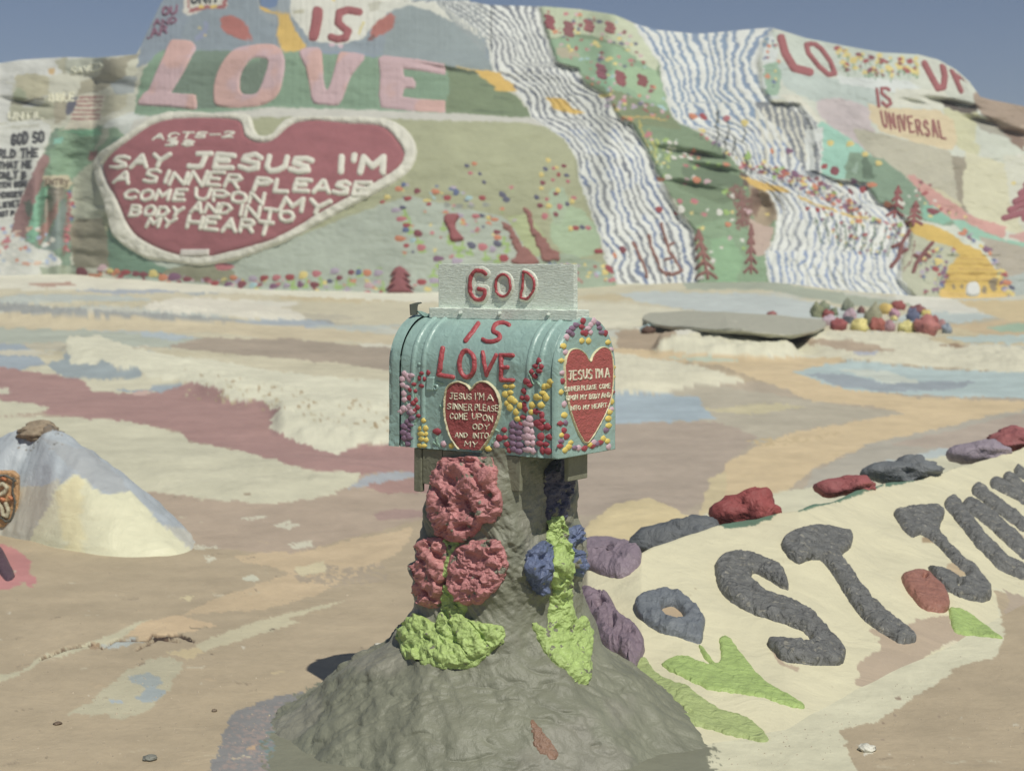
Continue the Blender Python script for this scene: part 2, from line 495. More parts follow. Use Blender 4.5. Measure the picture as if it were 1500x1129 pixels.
RIDGE = [(250, 505), (360, 512), (470, 530), (620, 556), (800, 575), (1000, 600)]
swell([(95, 512), (200, 522), (330, 545), (420, 572), (560, 592), (640, 600), (640, 658), (500, 655), (410, 635), (400, 608), (330, 588), (270, 560), (200, 550), (100, 525)], 0.10, [(6, 5), (6, 4)])
swell([(958, 518), (985, 500), (1060, 492), (1100, 494), (1170, 520), (1120, 524), (1000, 522)], 0.16, [(5, 2), (5, 2)], 3)
swell([(1165, 500), (1215, 490), (1340, 492), (1400, 508), (1500, 514), (1600, 540), (1380, 540), (1250, 530)], 0.10, [(6, 3), (6, 3)], 3)
swell([(820, 520), (900, 522), (983, 535), (1040, 545), (1095, 562), (1016, 572), (900, 580), (820, 575)], 0.10, [(6, 4), (6, 3)], 3)
swell([(-200, 452), (100, 455), (330, 466), (450, 472), (300, 476), (-200, 470)], 0.22, [(8, 2), (8, 2)], 3)
swell([(840, 800), (862, 770), (905, 742), (955, 738), (1000, 760), (960, 790), (900, 806)], 0.035, [(16, 10), (16, 10)], 3)
swell([(-200, 700), (0, 706), (200, 714), (330, 732), (520, 712), (560, 690), (300, 660), (0, 640), (-200, 640)], 0.05, [(14, 8), (14, 8)], 3)

def G0(u, Y):
    X = (u - CX) / F * Y
    t = np.clip((Y - 13) / (Ybase(u) - 13), 0, 1.0)
    return zbase(u) * t ** 0.85
def Gz(u, Y):
    X = (u - CX) / F * Y
    z = G0(u, Y)
    vf = HY + (CZ - z) * F / Y
    iu = np.clip(u - U0, 0, CW - 1.01); iv = np.clip(vf - V0, 0, CH - 1.01)
    a = iu.astype(int); b = iv.astype(int); fa = iu - a; fb = iv - b
    h = (FEET[b, a] * (1 - fa) + FEET[b, a + 1] * fa) * (1 - fb) + (FEET[b + 1, a] * (1 - fa) + FEET[b + 1, a + 1] * fa) * fb
    h = np.where(np.abs(u - 750) > 1200, 0, h)
    h = h * (1 + .35 * fbm(X * 1.6, Y * 1.1, 91, 4) + .30 * fbm(X * 3.4, Y * 3.4, 95, 4) + .30 * np.abs(fbm(X * 6, Y * 6, 96, 4)))
    z = z + h + 0.018 * fbm(X * 0.9, Y * 0.9, 5, 4) + 0.004 * fbm(X * 7, Y * 5, 6, 3) + 0.07 * fbm(X * .25, Y * .5, 8, 2) * sst(Y, 8, 16) + .05 * np.abs(fbm(X * .4, Y * 1.4, 18, 3)) * sst(Y, 14, 24)
    return z
CRACK = [[(60, 966), (100, 950), (140, 944), (150, 950), (170, 938), (215, 938), (225, 932), (262, 931), (282, 940)], [(200, 952), (232, 936), (262, 940)]]

# ------------------------------------------------------------------ ground paint
TAN, MTAN, CREAM, WHT = (181, 162, 133), (185, 164, 141), (212, 206, 180), (216, 213, 196)
GC = Canvas(TAN)
g = GC.fill
g([(-260, 560), (700, 600), (620, 760), (420, 812), (280, 800), (188, 716), (-260, 720)], (181, 160, 140), 5, 0, 40)
g([(820, 560), (1800, 560), (1800, 760), (1169, 720), (1000, 840), (820, 900)], (183, 167, 146), 5, 0, 40)
g([(-260, 380), (1800, 380), (1800, 520), (1000, 520), (600, 560), (-260, 560)], (205, 196, 168), 3, 0, 30)
for k in range(70):                                   # broad brushed bands of old paint far out
    y = random.uniform(425, 520); x = random.uniform(-200, 1650); w = random.uniform(60, 220); hh = random.uniform(2, 6) * (1 + (y - 430) / 60)
    c = random.choice([(214, 209, 190), (200, 190, 160), (190, 182, 160), (196, 196, 184), (204, 188, 150), (220, 216, 202), (184, 190, 184)])
    g([(x - w, y), (x - w * .3, y - hh), (x + w * .5, y - hh * .7), (x + w, y + 1), (x + w * .4, y + hh * .8), (x - w * .5, y + hh)], c, 3, 3, 20)
g([(-260, 396), (300, 396), (430, 420), (660, 428), (660, 444), (300, 428), (-260, 420)], (222, 218, 200), 1.5, 0, 30)
g([(40, 416), (100, 413), (112, 417), (60, 420)], (188, 150, 132), 1.5)
g([(110, 425), (240, 424), (270, 429), (150, 430)], (168, 176, 188), 1.5)
g([(260, 428), (330, 428), (290, 432)], (165, 175, 180), 1.5)
g([(220, 444), (300, 436), (380, 444), (450, 462), (420, 472), (340, 462), (230, 456)], (222, 216, 200), 3, 3)
g([(-60, 440), (120, 452), (260, 460), (380, 470), (480, 468), (490, 474), (400, 480), (260, 472), (100, 464), (-60, 452)], (158, 160, 158), 2, 0, 30)  # grey strip: shade of the low step, put into the ground colour
g([(330, 471), (455, 468), (492, 476), (430, 482), (340, 476)], (166, 176, 186), 2)
g([(-260, 455), (100, 460), (300, 470), (460, 480), (600, 492), (600, 505), (440, 498), (300, 487), (-260, 478)], (205, 190, 158), 2.5, 0, 24)
g([(-260, 476), (60, 482), (240, 490), (320, 498), (250, 510), (100, 500), (-260, 512)], (178, 184, 170), 2.5, 0, 24)
g([(200, 484), (260, 490), (290, 496), (250, 499), (210, 492)], (176, 188, 196), 2)
g([(300, 495), (420, 496), (600, 512), (600, 545), (480, 530), (360, 520), (240, 508)], (170, 154, 136), 3, 0, 30)
g([(-260, 498), (30, 503), (66, 532), (30, 542), (-260, 545)], (158, 170, 182), 3)
g([(-30, 514), (40, 512), (80, 518), (40, 522), (-20, 520)], (205, 198, 178), 3)
g([(66, 534), (90, 526), (100, 514), (108, 532), (130, 534), (152, 524), (170, 540), (190, 540), (204, 534), (212, 553), (150, 556), (92, 552)], (154, 166, 172), 2.5, 0, 12)
g([(30, 545), (70, 534), (92, 552), (150, 556), (212, 553), (262, 560), (280, 562), (220, 578), (136, 576), (122, 560), (60, 548)], (208, 202, 176), 3)
g([(215, 572), (230, 563), (262, 560), (270, 566), (240, 576), (180, 574), (160, 570)], (158, 170, 180), 2)
g([(-260, 530), (0, 536), (60, 546), (120, 556), (136, 574), (208, 578), (240, 574), (280, 560), (320, 566), (340, 588), (388, 586), (396, 600), (412, 596), (396, 626), (440, 636), (490, 664), (532, 650), (570, 650), (790, 652), (790, 700), (584, 690), (532, 696), (460, 688), (400, 674), (360, 662), (272, 644), (264, 632), (216, 622), (136, 616), (72, 606), (0, 584), (-260, 580)], (173, 133, 128), 3, 0, 16)
g([(330, 532), (400, 545), (500, 555), (560, 560), (520, 570), (440, 560), (360, 548), (320, 540)], (156, 162, 166), 2, 0, 16)
g([(96, 494), (144, 492), (200, 510), (260, 522), (320, 528), (400, 543), (500, 554), (790, 568), (790, 646), (572, 648), (532, 650), (492, 666), (440, 648), (396, 628), (400, 610), (412, 598), (396, 599), (386, 586), (340, 588), (324, 580), (328, 570), (300, 566), (280, 560), (240, 556), (212, 552), (200, 538), (180, 542), (152, 526), (140, 534), (104, 534), (100, 514)], (218, 214, 190), 3, 0, 9)
g([(-260, 586), (0, 586), (50, 590), (72, 598), (60, 604), (-20, 610), (90, 610), (180, 616), (264, 634), (276, 646), (360, 662), (460, 690), (530, 692), (516, 712), (472, 728), (400, 738), (320, 732), (224, 720), (188, 718), (100, 730), (-260, 730)], (205, 200, 174), 2.5, 0, 14)
g([(-40, 565), (12, 568), (16, 575), (-10, 580), (-40, 580)], (206, 200, 178), 2)
g([(192, 574), (224, 572), (214, 577), (195, 578)], (204, 170, 160), 1)
g([(530, 700), (560, 692), (790, 690), (600, 700), (550, 710), (510, 716)], (168, 172, 180), 2)
g([(535, 712), (600, 700), (790, 700), (790, 722), (560, 722)], (172, 134, 126), 3)
g([(545, 752), (580, 746), (790, 744), (600, 758), (555, 762)], (170, 140, 132), 2)
for q in ([(352, 758), (375, 754), (392, 757), (370, 763)], [(400, 772), (420, 762), (442, 770), (425, 776)], [(262, 795), (285, 797), (328, 803), (300, 804), (275, 805)], [(300, 812), (314, 812), (318, 820), (305, 822)], [(420, 796), (455, 790), (460, 800), (430, 805)]):
    g(q, (208, 202, 180), 3, 0, 8, .7)
# tan / ochre streaks in the left foreground
g([(340, 814), (440, 808), (600, 772), (600, 796), (556, 826), (460, 872), (400, 890), (264, 902), (320, 876), (376, 856), (424, 838), (360, 822)], (203, 178, 142), 6, 0, 18)
g([(424, 838), (470, 826), (520, 830), (560, 822), (570, 850), (480, 860), (440, 852)], (176, 158, 135), 7, 0, 16, .6)
g([(430, 832), (475, 822), (480, 836), (440, 842)], (212, 198, 160), 4)
g([(350, 848), (376, 842), (384, 848), (360, 852)], (205, 202, 180), 4)
g([(258, 876), (284, 872), (280, 880)], (208, 192, 150), 3)
g([(180, 932), (200, 912), (260, 900), (318, 916), (280, 924), (236, 936)], (208, 180, 142), 4, 0, 12)
g([(-60, 1004), (0, 986), (30, 984), (60, 962), (120, 944), (180, 920), (220, 904), (200, 918), (180, 934), (130, 952), (66, 968), (40, 982), (0, 1000)], (196, 188, 158), 4, 0, 12)
g([(282, 946), (340, 922), (400, 902), (512, 878), (424, 906), (440, 912), (400, 922), (360, 936), (300, 954)], (200, 190, 158), 3, 0, 14)
g([(150, 944), (190, 934), (210, 940), (160, 952)], (176, 182, 180), 3)
g([(92, 1044), (130, 1028), (150, 1010), (188, 980), (240, 958), (270, 972), (248, 1010), (216, 1038), (176, 1054), (132, 1044)], (188, 180, 152), 7, 0, 14)
g([(240, 956), (290, 948), (300, 954), (276, 966)], (204, 184, 142), 3)
g([(188, 990), (216, 984), (240, 998), (225, 1008), (200, 1002)], (160, 168, 168), 5, 0, 8)
g([(200, 1020), (220, 1006), (246, 1010), (232, 1024), (208, 1030)], (160, 170, 174), 5, 0, 8)
g([(158, 1026), (176, 1024), (180, 1030), (162, 1030)], (168, 178, 186), 3, 0, 6)
g([(396, 985), (415, 981), (420, 984), (400, 988)], (200, 180, 140), 3)
g([(300, 1145), (326, 1080), (345, 1040), (400, 1020), (440, 1015), (500, 1000), (520, 1160)], (136, 134, 136), 6, 0, 10)
g([(320, 1130), (336, 1070), (360, 1040), (420, 1030), (440, 1140)], (158, 142, 138), 8, 0, 5, .45)
g([(380, 1090), (400, 1060), (420, 1110), (400, 1130)], (116, 138, 140), 6, 0, 6, .5)
g([(362, 1094), (376, 1090), (374, 1096), (360, 1098)], (190, 160, 130), 1)
g([(-260, 790), (0, 796), (25, 804), (46, 822), (44, 838), (54, 850), (48, 862), (36, 852), (10, 864), (-260, 880)], (196, 128, 128), 4, 0, 12)
for k in range(26):                                  # flecks and pits
    x = random.uniform(0, 560); y = random.uniform(830, 1120); c = random.choice([(120, 104, 88), (206, 196, 176), (150, 132, 112)])
    GC.dot(x, y, random.uniform(1, 3), random.uniform(.6, 1.4), c)
for k in range(260):                                 # scuffs, brush ends and scratches underfoot
    x = random.uniform(0, 1500); y = random.uniform(700, 1125); s_ = (y - HY) / 500
    if 380 < x < 1060 or (x > 900 and y < 1060): continue
    l_ = random.uniform(4, 26) * s_; a_ = random.uniform(-.25, .12)
    GC.line([(x, y), (x + l_ * .5, y + l_ * .5 * a_ + random.uniform(-1, 1)), (x + l_, y + l_ * a_)], random.uniform(.8, 2.2), random.choice([(196, 184, 158), (160, 142, 118), (150, 132, 110), (188, 172, 144), (190, 168, 136)]), 1.5)
for L_ in CRACK:
    GC.line(L_, 2.4, (112, 88, 66), 1.4)
GC.line([(226, 935), (240, 933), (262, 932), (280, 939)], 4, (70, 54, 42), 1.5)
g([(124, 948), (150, 942), (142, 952)], (170, 142, 110), 2)

for k in range(150):                                 # bare earth showing through the crumbling cream ridge
    t_ = random.random(); x = 270 + 340 * t_; y = 548 + 62 * t_ + random.uniform(-10, 34)
    GC.dot(x, y, random.uniform(1, 4), random.uniform(.7, 1.8), random.choice([(176, 154, 116), (190, 172, 136), (200, 190, 156)]))
# right side
g([(1000, 412), (1130, 412), (1273, 436), (1355, 450), (1252, 450), (1128, 425), (1004, 424)], (164, 172, 154), 1.5)
g([(900, 430), (963, 427), (1107, 430), (1190, 442), (1244, 452), (1300, 466), (1202, 468), (1045, 458), (942, 443)], (190, 198, 198), 1.5)
g([(700, 432), (950, 448), (1045, 458), (980, 462), (930, 480), (700, 486)], (216, 210, 186), 2)
g([(1330, 410), (1400, 440), (1455, 462), (1400, 466), (1340, 450), (1310, 436)], (218, 216, 206), 1.5)
g([(1340, 455), (1470, 462), (1400, 474), (1300, 472)], (186, 198, 198), 2)
g([(1390, 476), (1500, 466), (1760, 460), (1760, 500), (1460, 496)], (206, 182, 142), 2)
g([(1400, 440), (1500, 440), (1700, 440), (1700, 470), (1480, 470), (1450, 462)], (212, 190, 144), 2)
g([(1440, 480), (1490, 474), (1700, 474), (1700, 484), (1470, 486)], (160, 186, 160), 2)
g([(1380, 494), (1460, 490), (1700, 492), (1700, 502), (1420, 502)], (184, 200, 196), 2)
g([(900, 486), (950, 480), (990, 486), (960, 512), (905, 514)], (176, 154, 128), 3)
g([(955, 513), (968, 500), (983, 492), (1010, 488), (1058, 483), (1099, 485), (1128, 500), (1150, 496), (1180, 514), (1177, 522), (1060, 522)], (218, 213, 188), 1.5)
g([(1161, 492), (1211, 484), (1335, 487), (1388, 504), (1480, 508), (1760, 520), (1760, 545), (1500, 547), (1335, 535), (1252, 527), (1180, 520)], (214, 208, 184), 2)
g([(1164, 492), (1200, 496), (1260, 500), (1312, 514), (1250, 514), (1170, 502)], (182, 160, 136), 1.5)
g([(1245, 515), (1285, 514), (1286, 520), (1255, 519)], (176, 180, 196), 1)
g([(1375, 505), (1400, 503), (1420, 509), (1390, 509)], (160, 130, 100), 1.5)
g([(880, 508), (905, 510), (1087, 522), (1252, 524), (1190, 541), (1231, 566), (1335, 582), (1492, 587), (1700, 600), (1700, 640), (1500, 600), (1459, 607), (1376, 628), (1273, 650), (1190, 686), (1169, 704), (1120, 760), (1050, 760), (1058, 700), (1062, 678), (1111, 653), (1169, 632), (1326, 605), (1277, 595), (1190, 587), (1136, 566), (1054, 535), (950, 528), (880, 522)], (213, 188, 146), 3, 0, 16)
g([(960, 523), (1040, 524), (1087, 528), (1040, 530)], (190, 200, 180), 1.5)
g([(700, 516), (900, 516), (983, 529), (1037, 539), (1095, 558), (1016, 570), (963, 576), (700, 574)], (215, 209, 184), 2.5)
g([(1161, 545), (1210, 534), (1252, 528), (1397, 543), (1500, 545), (1760, 550), (1760, 586), (1500, 583), (1376, 580), (1252, 572), (1211, 562)], (176, 194, 196), 2)
g([(1178, 547), (1240, 548), (1293, 560), (1430, 558), (1409, 570), (1293, 574), (1231, 566)], (154, 164, 174), 2)
g([(1230, 540), (1300, 544), (1350, 560), (1300, 562)], (200, 206, 196), 2)
g([(900, 600), (1029, 560), (1190, 587), (1326, 605), (1169, 630), (1111, 653), (1060, 640), (900, 640)], (184, 174, 154), 3)
g([(1020, 600), (1140, 590), (1180, 596), (1100, 606)], (200, 188, 150), 3)
g([(700, 574), (900, 574), (1025, 581), (1029, 595), (1047, 614), (963, 618), (900, 622), (700, 626)], (164, 180, 192), 3, 0, 10)
g([(700, 622), (963, 618), (1047, 616), (1111, 640), (1060, 680), (1050, 720), (1000, 750), (700, 760)], (178, 160, 144), 4)
g([(1190, 690), (1273, 650), (1376, 628), (1459, 606), (1500, 600), (1700, 620), (1700, 660), (1400, 690), (1150, 780)], (180, 172, 158), 3)
g([(1275, 678), (1320, 674), (1400, 648), (1460, 640), (1420, 660), (1310, 690), (1285, 686)], (182, 192, 194), 3)
g([(1300, 650), (1400, 630), (1500, 604), (1560, 620), (1400, 660)], (182, 165, 150), 3)
g([(1090, 645), (1160, 640), (1240, 632), (1200, 644), (1120, 656)], (200, 176, 132), 3, 0, 8, .6)
g([(852, 800), (862, 766), (900, 738), (950, 728), (985, 742), (1010, 756), (1040, 780), (960, 800), (880, 820)], (214, 194, 146), 2)
g([(1040, 700), (1066, 690), (1060, 730), (1050, 765), (1020, 770)], (206, 188, 146), 3)
g([(880, 1200), (900, 800), (1100, 730), (1300, 690), (1760, 560), (1760, 1000), (1500, 880), (1455, 862), (1464, 900), (1473, 933), (1459, 961), (1403, 975), (1380, 998), (1337, 1022), (1286, 1055), (1230, 1069), (1239, 1097), (1262, 1140), (1290, 1300)], (211, 206, 178), 4, 0, 12)
g([(1256, 1092), (1268, 1090), (1286, 1102), (1270, 1106)], (214, 208, 196), 3, 0, 6)
for k in range(12):
    GC.dot(random.uniform(1260, 1500), random.uniform(1000, 1129), random.uniform(1, 4), random.uniform(.7, 2), random.choice([(200, 190, 170), (150, 128, 108), (160, 140, 120)]))
g([(392, 1180), (396, 1100), (402, 1060), (425, 1030), (470, 1000), (700, 990), (930, 1010), (1000, 1040), (1034, 1080), (1052, 1180)], (126, 126, 108), 9, 0, 7)
g([(380, 1180), (384, 1090), (410, 1030), (460, 1000), (1000, 1020), (1046, 1070), (1070, 1180)], (126, 126, 108), 9, 0, 6, .35)
GC.brush(5, 8, 3.6, 901); GC.streaks(0.09, 60, 9, 41); GC.streaks(0.06, 9, 3, 43)

# ------------------------------------------------------------------ ground mesh (one sheet, out to the horizon)
uc = np.concatenate([np.linspace(-2800, -1500, 20), np.linspace(-1400, -80, 40), np.arange(-60, 1561, 1.9), np.linspace(1580, 2900, 40), np.linspace(3000, 4300, 20)])
vr = np.concatenate([np.array([4200, 2600, 1900, 1600, 1400]), np.arange(1300, 560, -1.9), np.arange(560, 425, -1.1)])
Yr = CZ * F / (vr - HY)
Yr = np.concatenate([Yr, np.geomspace(Yr[-1] * 1.01, 70, 34), np.geomspace(75, 400, 16)])
UU, YY = np.meshgrid(uc, Yr)
ZZ = Gz(UU, YY)
ZZ = np.where(YY > 72, ZZ * 1.0, ZZ)
VV = HY + (CZ - ZZ) * F / YY
run = np.minimum.accumulate(VV, axis=0)
gcol = GC.sample(UU, run)
GV = np.stack([(UU - CX) / F * YY, YY, ZZ], -1)
# real depth in the crack
cs = []
for L_ in CRACK: cs += list(zip(L_[:-1], L_[1:]))
near = (UU > 40) & (UU < 300) & (VV > 915) & (VV < 980)
dd = sd_seg(UU[near] + 2 * fbm(UU[near] / 6, VV[near] / 6, 3), VV[near], cs, 2.2)
tmp = GV[..., 2]; tmp[near] -= 0.010 * sst(-dd, -.6, 2.0); tmp[near] += 0.003 * sst(-dd, -9, -1)
m_ground = mat("painted_earth", rough=0.62, attr=True, bump=0.55, bscale=38, var=0.10, vscale=2.2, bump2=0.35, b2scale=2.6, dist=0.006, spec=0.28)
ground = mesh_obj("ground", GV, grid_faces(len(Yr), len(uc))[:, ::-1], m_ground, cols=gcol)
tag(ground, "flat desert ground brushed with worn bands of cream, tan, mauve and pale blue paint", kind="structure")

# depth of the ground along each line of sight
Dg = np.full((CH, CW), np.nan, np.float32)
vq = np.arange(V0, V0 + CH)
for iu in range(CW):
    u = U0 + iu
    j = min(max(np.searchsorted(uc, u), 1), len(uc) - 1); f = (u - uc[j - 1]) / (uc[j] - uc[j - 1])
    Vc = VV[:, j - 1] * (1 - f) + VV[:, j] * f
    rm = np.minimum.accumulate(Vc); keep = np.concatenate([[True], Vc[1:] < rm[:-1]])
    Dg[:, iu] = np.interp(vq, Vc[keep][::-1], Yr[keep][::-1])
DG = Depth(Dg)
# ================================================================== THE PAINTED HILL
_ut = np.array([-1500, -900, -500, -260, 0, 30, 60, 100, 140, 200, 207, 213, 222, 232, 240, 262, 300, 360, 374, 380, 392, 405, 412, 425, 560, 640, 660, 690, 720, 760, 790, 800, 850, 900, 915, 930, 960, 1000, 1020, 1060, 1100, 1130, 1145, 1180, 1230, 1290, 1345, 1375, 1400, 1420, 1436, 1450, 1500, 1600, 1760, 2200, 2900.])
_vt = np.array([392, 260, 130, 94, 93, 88, 86, 84, 85, 80, 66, 52, 34, 12, -2, -30, -60, -70, -20, 9, 13, 10, -18, -60, -90, -40, -14, 3, 8, 9, 10, 10, 14, 22, 28, 35, 44, 48, 50, 47, 43, 41, 45, 56, 66, 77, 80, 88, 102, 120, 142, 146, 156, 168, 185, 260, 400])
def vtop(u): return np.interp(u, _ut, _vt)
W1L = [(560, 2), (600, 4), (640, 8), (665, 20), (700, 44), (713, 58), (722, 105), (740, 118), (757, 138), (770, 152), (778, 172), (800, 186), (825, 202), (845, 232), (848, 262), (866, 310), (880, 350), (888, 385), (905, 416)]
W1R = [(790, 10), (797, 40), (815, 92), (845, 100), (856, 122), (890, 142), (905, 170), (925, 182), (945, 215), (962, 250), (985, 300), (1003, 322), (1017, 338), (1020, 370), (1022, 412)]
W2L = [(925, 30), (945, 60), (968, 96), (972, 130), (985, 170), (1000, 183), (1025, 192), (1060, 215), (1078, 240), (1100, 262), (1128, 284), (1140, 310), (1134, 350), (1120, 375), (1126, 414)]
W2R = [(1135, 40), (1118, 60), (1110, 90), (1116, 130), (1130, 150), (1170, 152), (1185, 180), (1192, 215), (1190, 250), (1225, 264), (1268, 268), (1285, 296), (1310, 305), (1335, 330), (1332, 360), (1320, 380), (1315, 410), (1345, 440)]

# slope of the hill face as one climbs it, and what stands proud or lies back
def slope(u, v):
    b = vbase(u)
    t = np.full(u.shape, 1.15)
    c = sst(u, 135, 175) * (1 - sst(u, 840, 900))                     # the broad belly under the word LOVE
    hh = (b - v)
    t = t + c * (1.5 * sst(hh, 0, 10) * (1 - sst(hh, 90, 250)))
    vl = np.interp(u, [200, 400, 650, 780, 850], [172, 160, 168, 176, 190])
    led = c * np.exp(-((v - vl) / 6.0) ** 2)
    t = t * (1 - .62 * led)
    t = t + c * .7 * (v < vl - 8) * (v > vl - 75)
    led2 = c * np.exp(-((v - (vl - 88)) / 7.0) ** 2) * (u < 720); t = t * (1 - .55 * led2)
    # steps of the falls and folds elsewhere
    r = sst(u, 690, 860)
    st = np.zeros_like(t)
    for vv_, uu_, s_ in ((118, 740, 40), (170, 800, 60), (222, 880, 60), (330, 930, 60), (110, 850, 50), (185, 1030, 70), (262, 1150, 90), (300, 1250, 60), (370, 1200, 90), (255, 1210, 60), (345, 1400, 60), (250, 1010, 50), (300, 1050, 60), (330, 950, 60)):
        st = np.maximum(st, np.exp(-((v - vv_ - (u - uu_) * .12) / 5.0) ** 2) * np.exp(-((u - uu_) / s_) ** 2))
    t = t * (1 - .6 * st)
    n = fbm(u / 150, v / 16, 61, 3)
    t = t * np.exp((.2 - .1 * c) * n)
    lft = 1 - sst(u, 120, 160)
    t = t * np.exp(lft * .5 * fbm(u / 60, v / 12, 62, 3))
    return np.clip(t, .32, 4)

hu = np.concatenate([np.arange(-1500, -260, 31.0), np.arange(-260, -20, 8.0), np.arange(-20, 1520, 1.6), np.arange(1520, 1761, 8.0), np.arange(1790, 2900, 30.0)])
NR = 330
tt = np.linspace(0, 1, NR)
HU, TT = np.meshgrid(hu, tt)
vb_, vt_ = vbase(hu) + 16, vtop(hu)
HV = vb_ + (vt_ - vb_) * TT
SL = slope(HU, HV)
Yh = np.empty_like(HU); Yh[0] = Ybase(hu) - 0.5
for i in range(1, NR):
    dv = HV[i - 1] - HV[i]; up = (HY - HV[i]) / F
    Yh[i] = Yh[i - 1] + (Yh[i - 1] / F) * dv / np.maximum(SL[i] - up, .12)
def between(v, pts):
    p = np.array(pts); o = np.argsort(p[:, 1]); return np.interp(v, p[o, 1], p[o, 0])
def inband(u, v, Lp, Rp, soft=6):
    a = between(v, Lp); b = between(v, Rp)
    return sst(u, a - soft, a + soft) * (1 - sst(u, b - soft, b + soft)), (u - a) / np.maximum(b - a, 1)
w1, s1 = inband(HU, HV, W1L, W1R); w2, s2 = inband(HU, HV, W2L, W2R)
def bundle(u, v, s, n, seed):
    """the painted runnels: >0 white ridge, <0 blue groove"""
    ph = n * s + 1.1 * fbm(u / 60, v / 34, seed, 3) + .12 * np.sin(v / 13.0 + s * 7) + .40 * fbm(u / 22, v / 42, seed + 2, 2)
    return np.cos(2 * np.pi * ph), ph
b1, _ = bundle(HU, HV, s1, 11, 201); b2, _ = bundle(HU, HV, s2, 12, 202)
off = np.zeros_like(Yh)
off += .38 * w1 + .26 * w2
off -= .035 * w1 * np.clip(b1 + .3, -1, 1) + .03 * w2 * np.clip(b2 + .3, -1, 1)
off += 1.1 * np.exp(-((HU - (96 + (400 - HV) * .12)) / 34) ** 2) * sst(HV, 185, 240)          # the gully on the left
off += .55 * np.exp(-((HU - 68) / 7) ** 2 - ((HV - 300) / 40) ** 2) - .5 * np.exp(-((HU - 50) / 12) ** 2 - ((HV - 290) / 60) ** 2)
off -= .5 * np.exp(-((HU - 86) / 12) ** 2) * sst(HV, 262, 275)
off += 1.0 * np.exp(-((HU - 1118) / 20) ** 2 - ((HV - 305) / 26) ** 2)                           # small cave in the falls
for (a, b_, c_, d_, e_) in ((1030, 228, 34, 5, .5), (1045, 248, 40, 6, .45), (1010, 272, 36, 5, .4), (985, 222, 26, 5, .3), (1395, 152, 30, 4, .9), (1440, 178, 26, 5, .6), (1480, 195, 30, 6, .7), (1340, 150, 20, 3, .25), (155, 60 + 60, 60, 8, .3), (40, 152, 30, 4, .5), (640, 100, 40, 4, .12)):
    off += e_ * np.exp(-((HU - a) / c_) ** 2 - ((HV - b_ - (HU - a) * .2) / d_) ** 2)
rough_r = sst(HU, 880, 960) * (1 - .7 * w1) * (1 - .7 * w2) + (1 - sst(HU, 130, 170))
off += (.05 + .055 * rough_r) * fbm(HU / 34, HV / 14, 301, 4) + (.010 + .012 * rough_r) * fbm(HU / 7, HV / 4, 302, 3)
off += .02 * (1 - rough_r) * np.clip(fbm(HU / 60, HV / 7, 305, 3), 0, 1)
# folds on the olive buttress beside the gully
off += .09 * np.sin(HV / 4.2 + fbm(HU / 30, HV / 20, 306) * 3) * np.exp(-((HU - 132) / 26) ** 2) * sst(HV, 270, 300)
# steps of the yellow road
off += .04 * np.sin(HV / 2.2) * ((HU > 1385) & (HU < 1465) & (HV > 372) & (HV < 412))
edge = sst(TT, 0, .05)
Yh = Yh + off * edge
Yh = np.maximum.accumulate(Yh - 0.0, axis=0) * .15 + Yh * .85
# beyond the crest the hill rolls over and goes down behind
HP = P3(HU, HV, Yh)
top = HP[-1]; back = []
for k, (dy, dz) in enumerate(((.35, -.05), (.9, -.25), (2.2, -1.0), (5, -3.2), (9, -7), (16, -14))):
    b = top.copy(); b[:, 1] += dy; b[:, 2] = np.maximum(b[:, 2] + dz, 0.0); back.append(b)
HPx = np.concatenate([HP, np.array(back)], 0)

# ------------------------------------------------------------------ hill paint
HC = Canvas((200, 200, 182)); h = HC.fill
# far left shoulder
h([(-260, 60), (210, 60), (210, 140), (160, 180), (-260, 190)], (196, 195, 178), 0)
h([(-260, 60), (130, 70), (105, 100), (60, 120), (-260, 130)], (208, 209, 205), 4)
h([(22, 112), (45, 108), (70, 112), (72, 138), (50, 146), (28, 140)], (188, 182, 150), 2)
h([(18, 140), (28, 128), (38, 134), (36, 148), (22, 152)], (160, 168, 136), 2)
h([(80, 88), (100, 82), (96, 110), (86, 100)], (172, 170, 146), 2)
h([(70, 100), (80, 100), (80, 110), (72, 110)], (205, 170, 110), 1)
h([(95, 88), (160, 80), (150, 98), (100, 108)], (176, 180, 164), 3)
h([(150, 88), (206, 80), (190, 110), (150, 132), (112, 140), (120, 120), (150, 108)], (162, 156, 132), 3)
h([(186, 92), (206, 84), (200, 110), (186, 116)], (208, 206, 184), 2)
h([(160, 122), (190, 110), (202, 112), (196, 135), (170, 140)], (160, 168, 170), 2)
h([(10, 152), (40, 152), (70, 142), (80, 150), (80, 175), (12, 178)], (172, 172, 146), 2)
h([(18, 148), (30, 152), (50, 143), (66, 142), (66, 147), (50, 148), (34, 156), (16, 153)], (120, 118, 100), 1)
h([(30, 157), (50, 147), (66, 150), (60, 156)], (182, 184, 180), 1)
h([(80, 150), (100, 140), (98, 175), (80, 182)], (166, 158, 134), 2)
h([(-260, 118), (0, 120), (20, 122), (12, 180), (-260, 188)], (205, 206, 202), 2)
# the white scripture panel
h([(-260, 190), (0, 184), (20, 178), (60, 176), (74, 184), (74, 200), (62, 225), (44, 270), (24, 310), (16, 340), (-260, 340)], (212, 213, 206), 1.5)
h([(-260, 192), (0, 190), (20, 184), (58, 182), (60, 186), (20, 188), (-260, 198)], (190, 190, 176), 1)
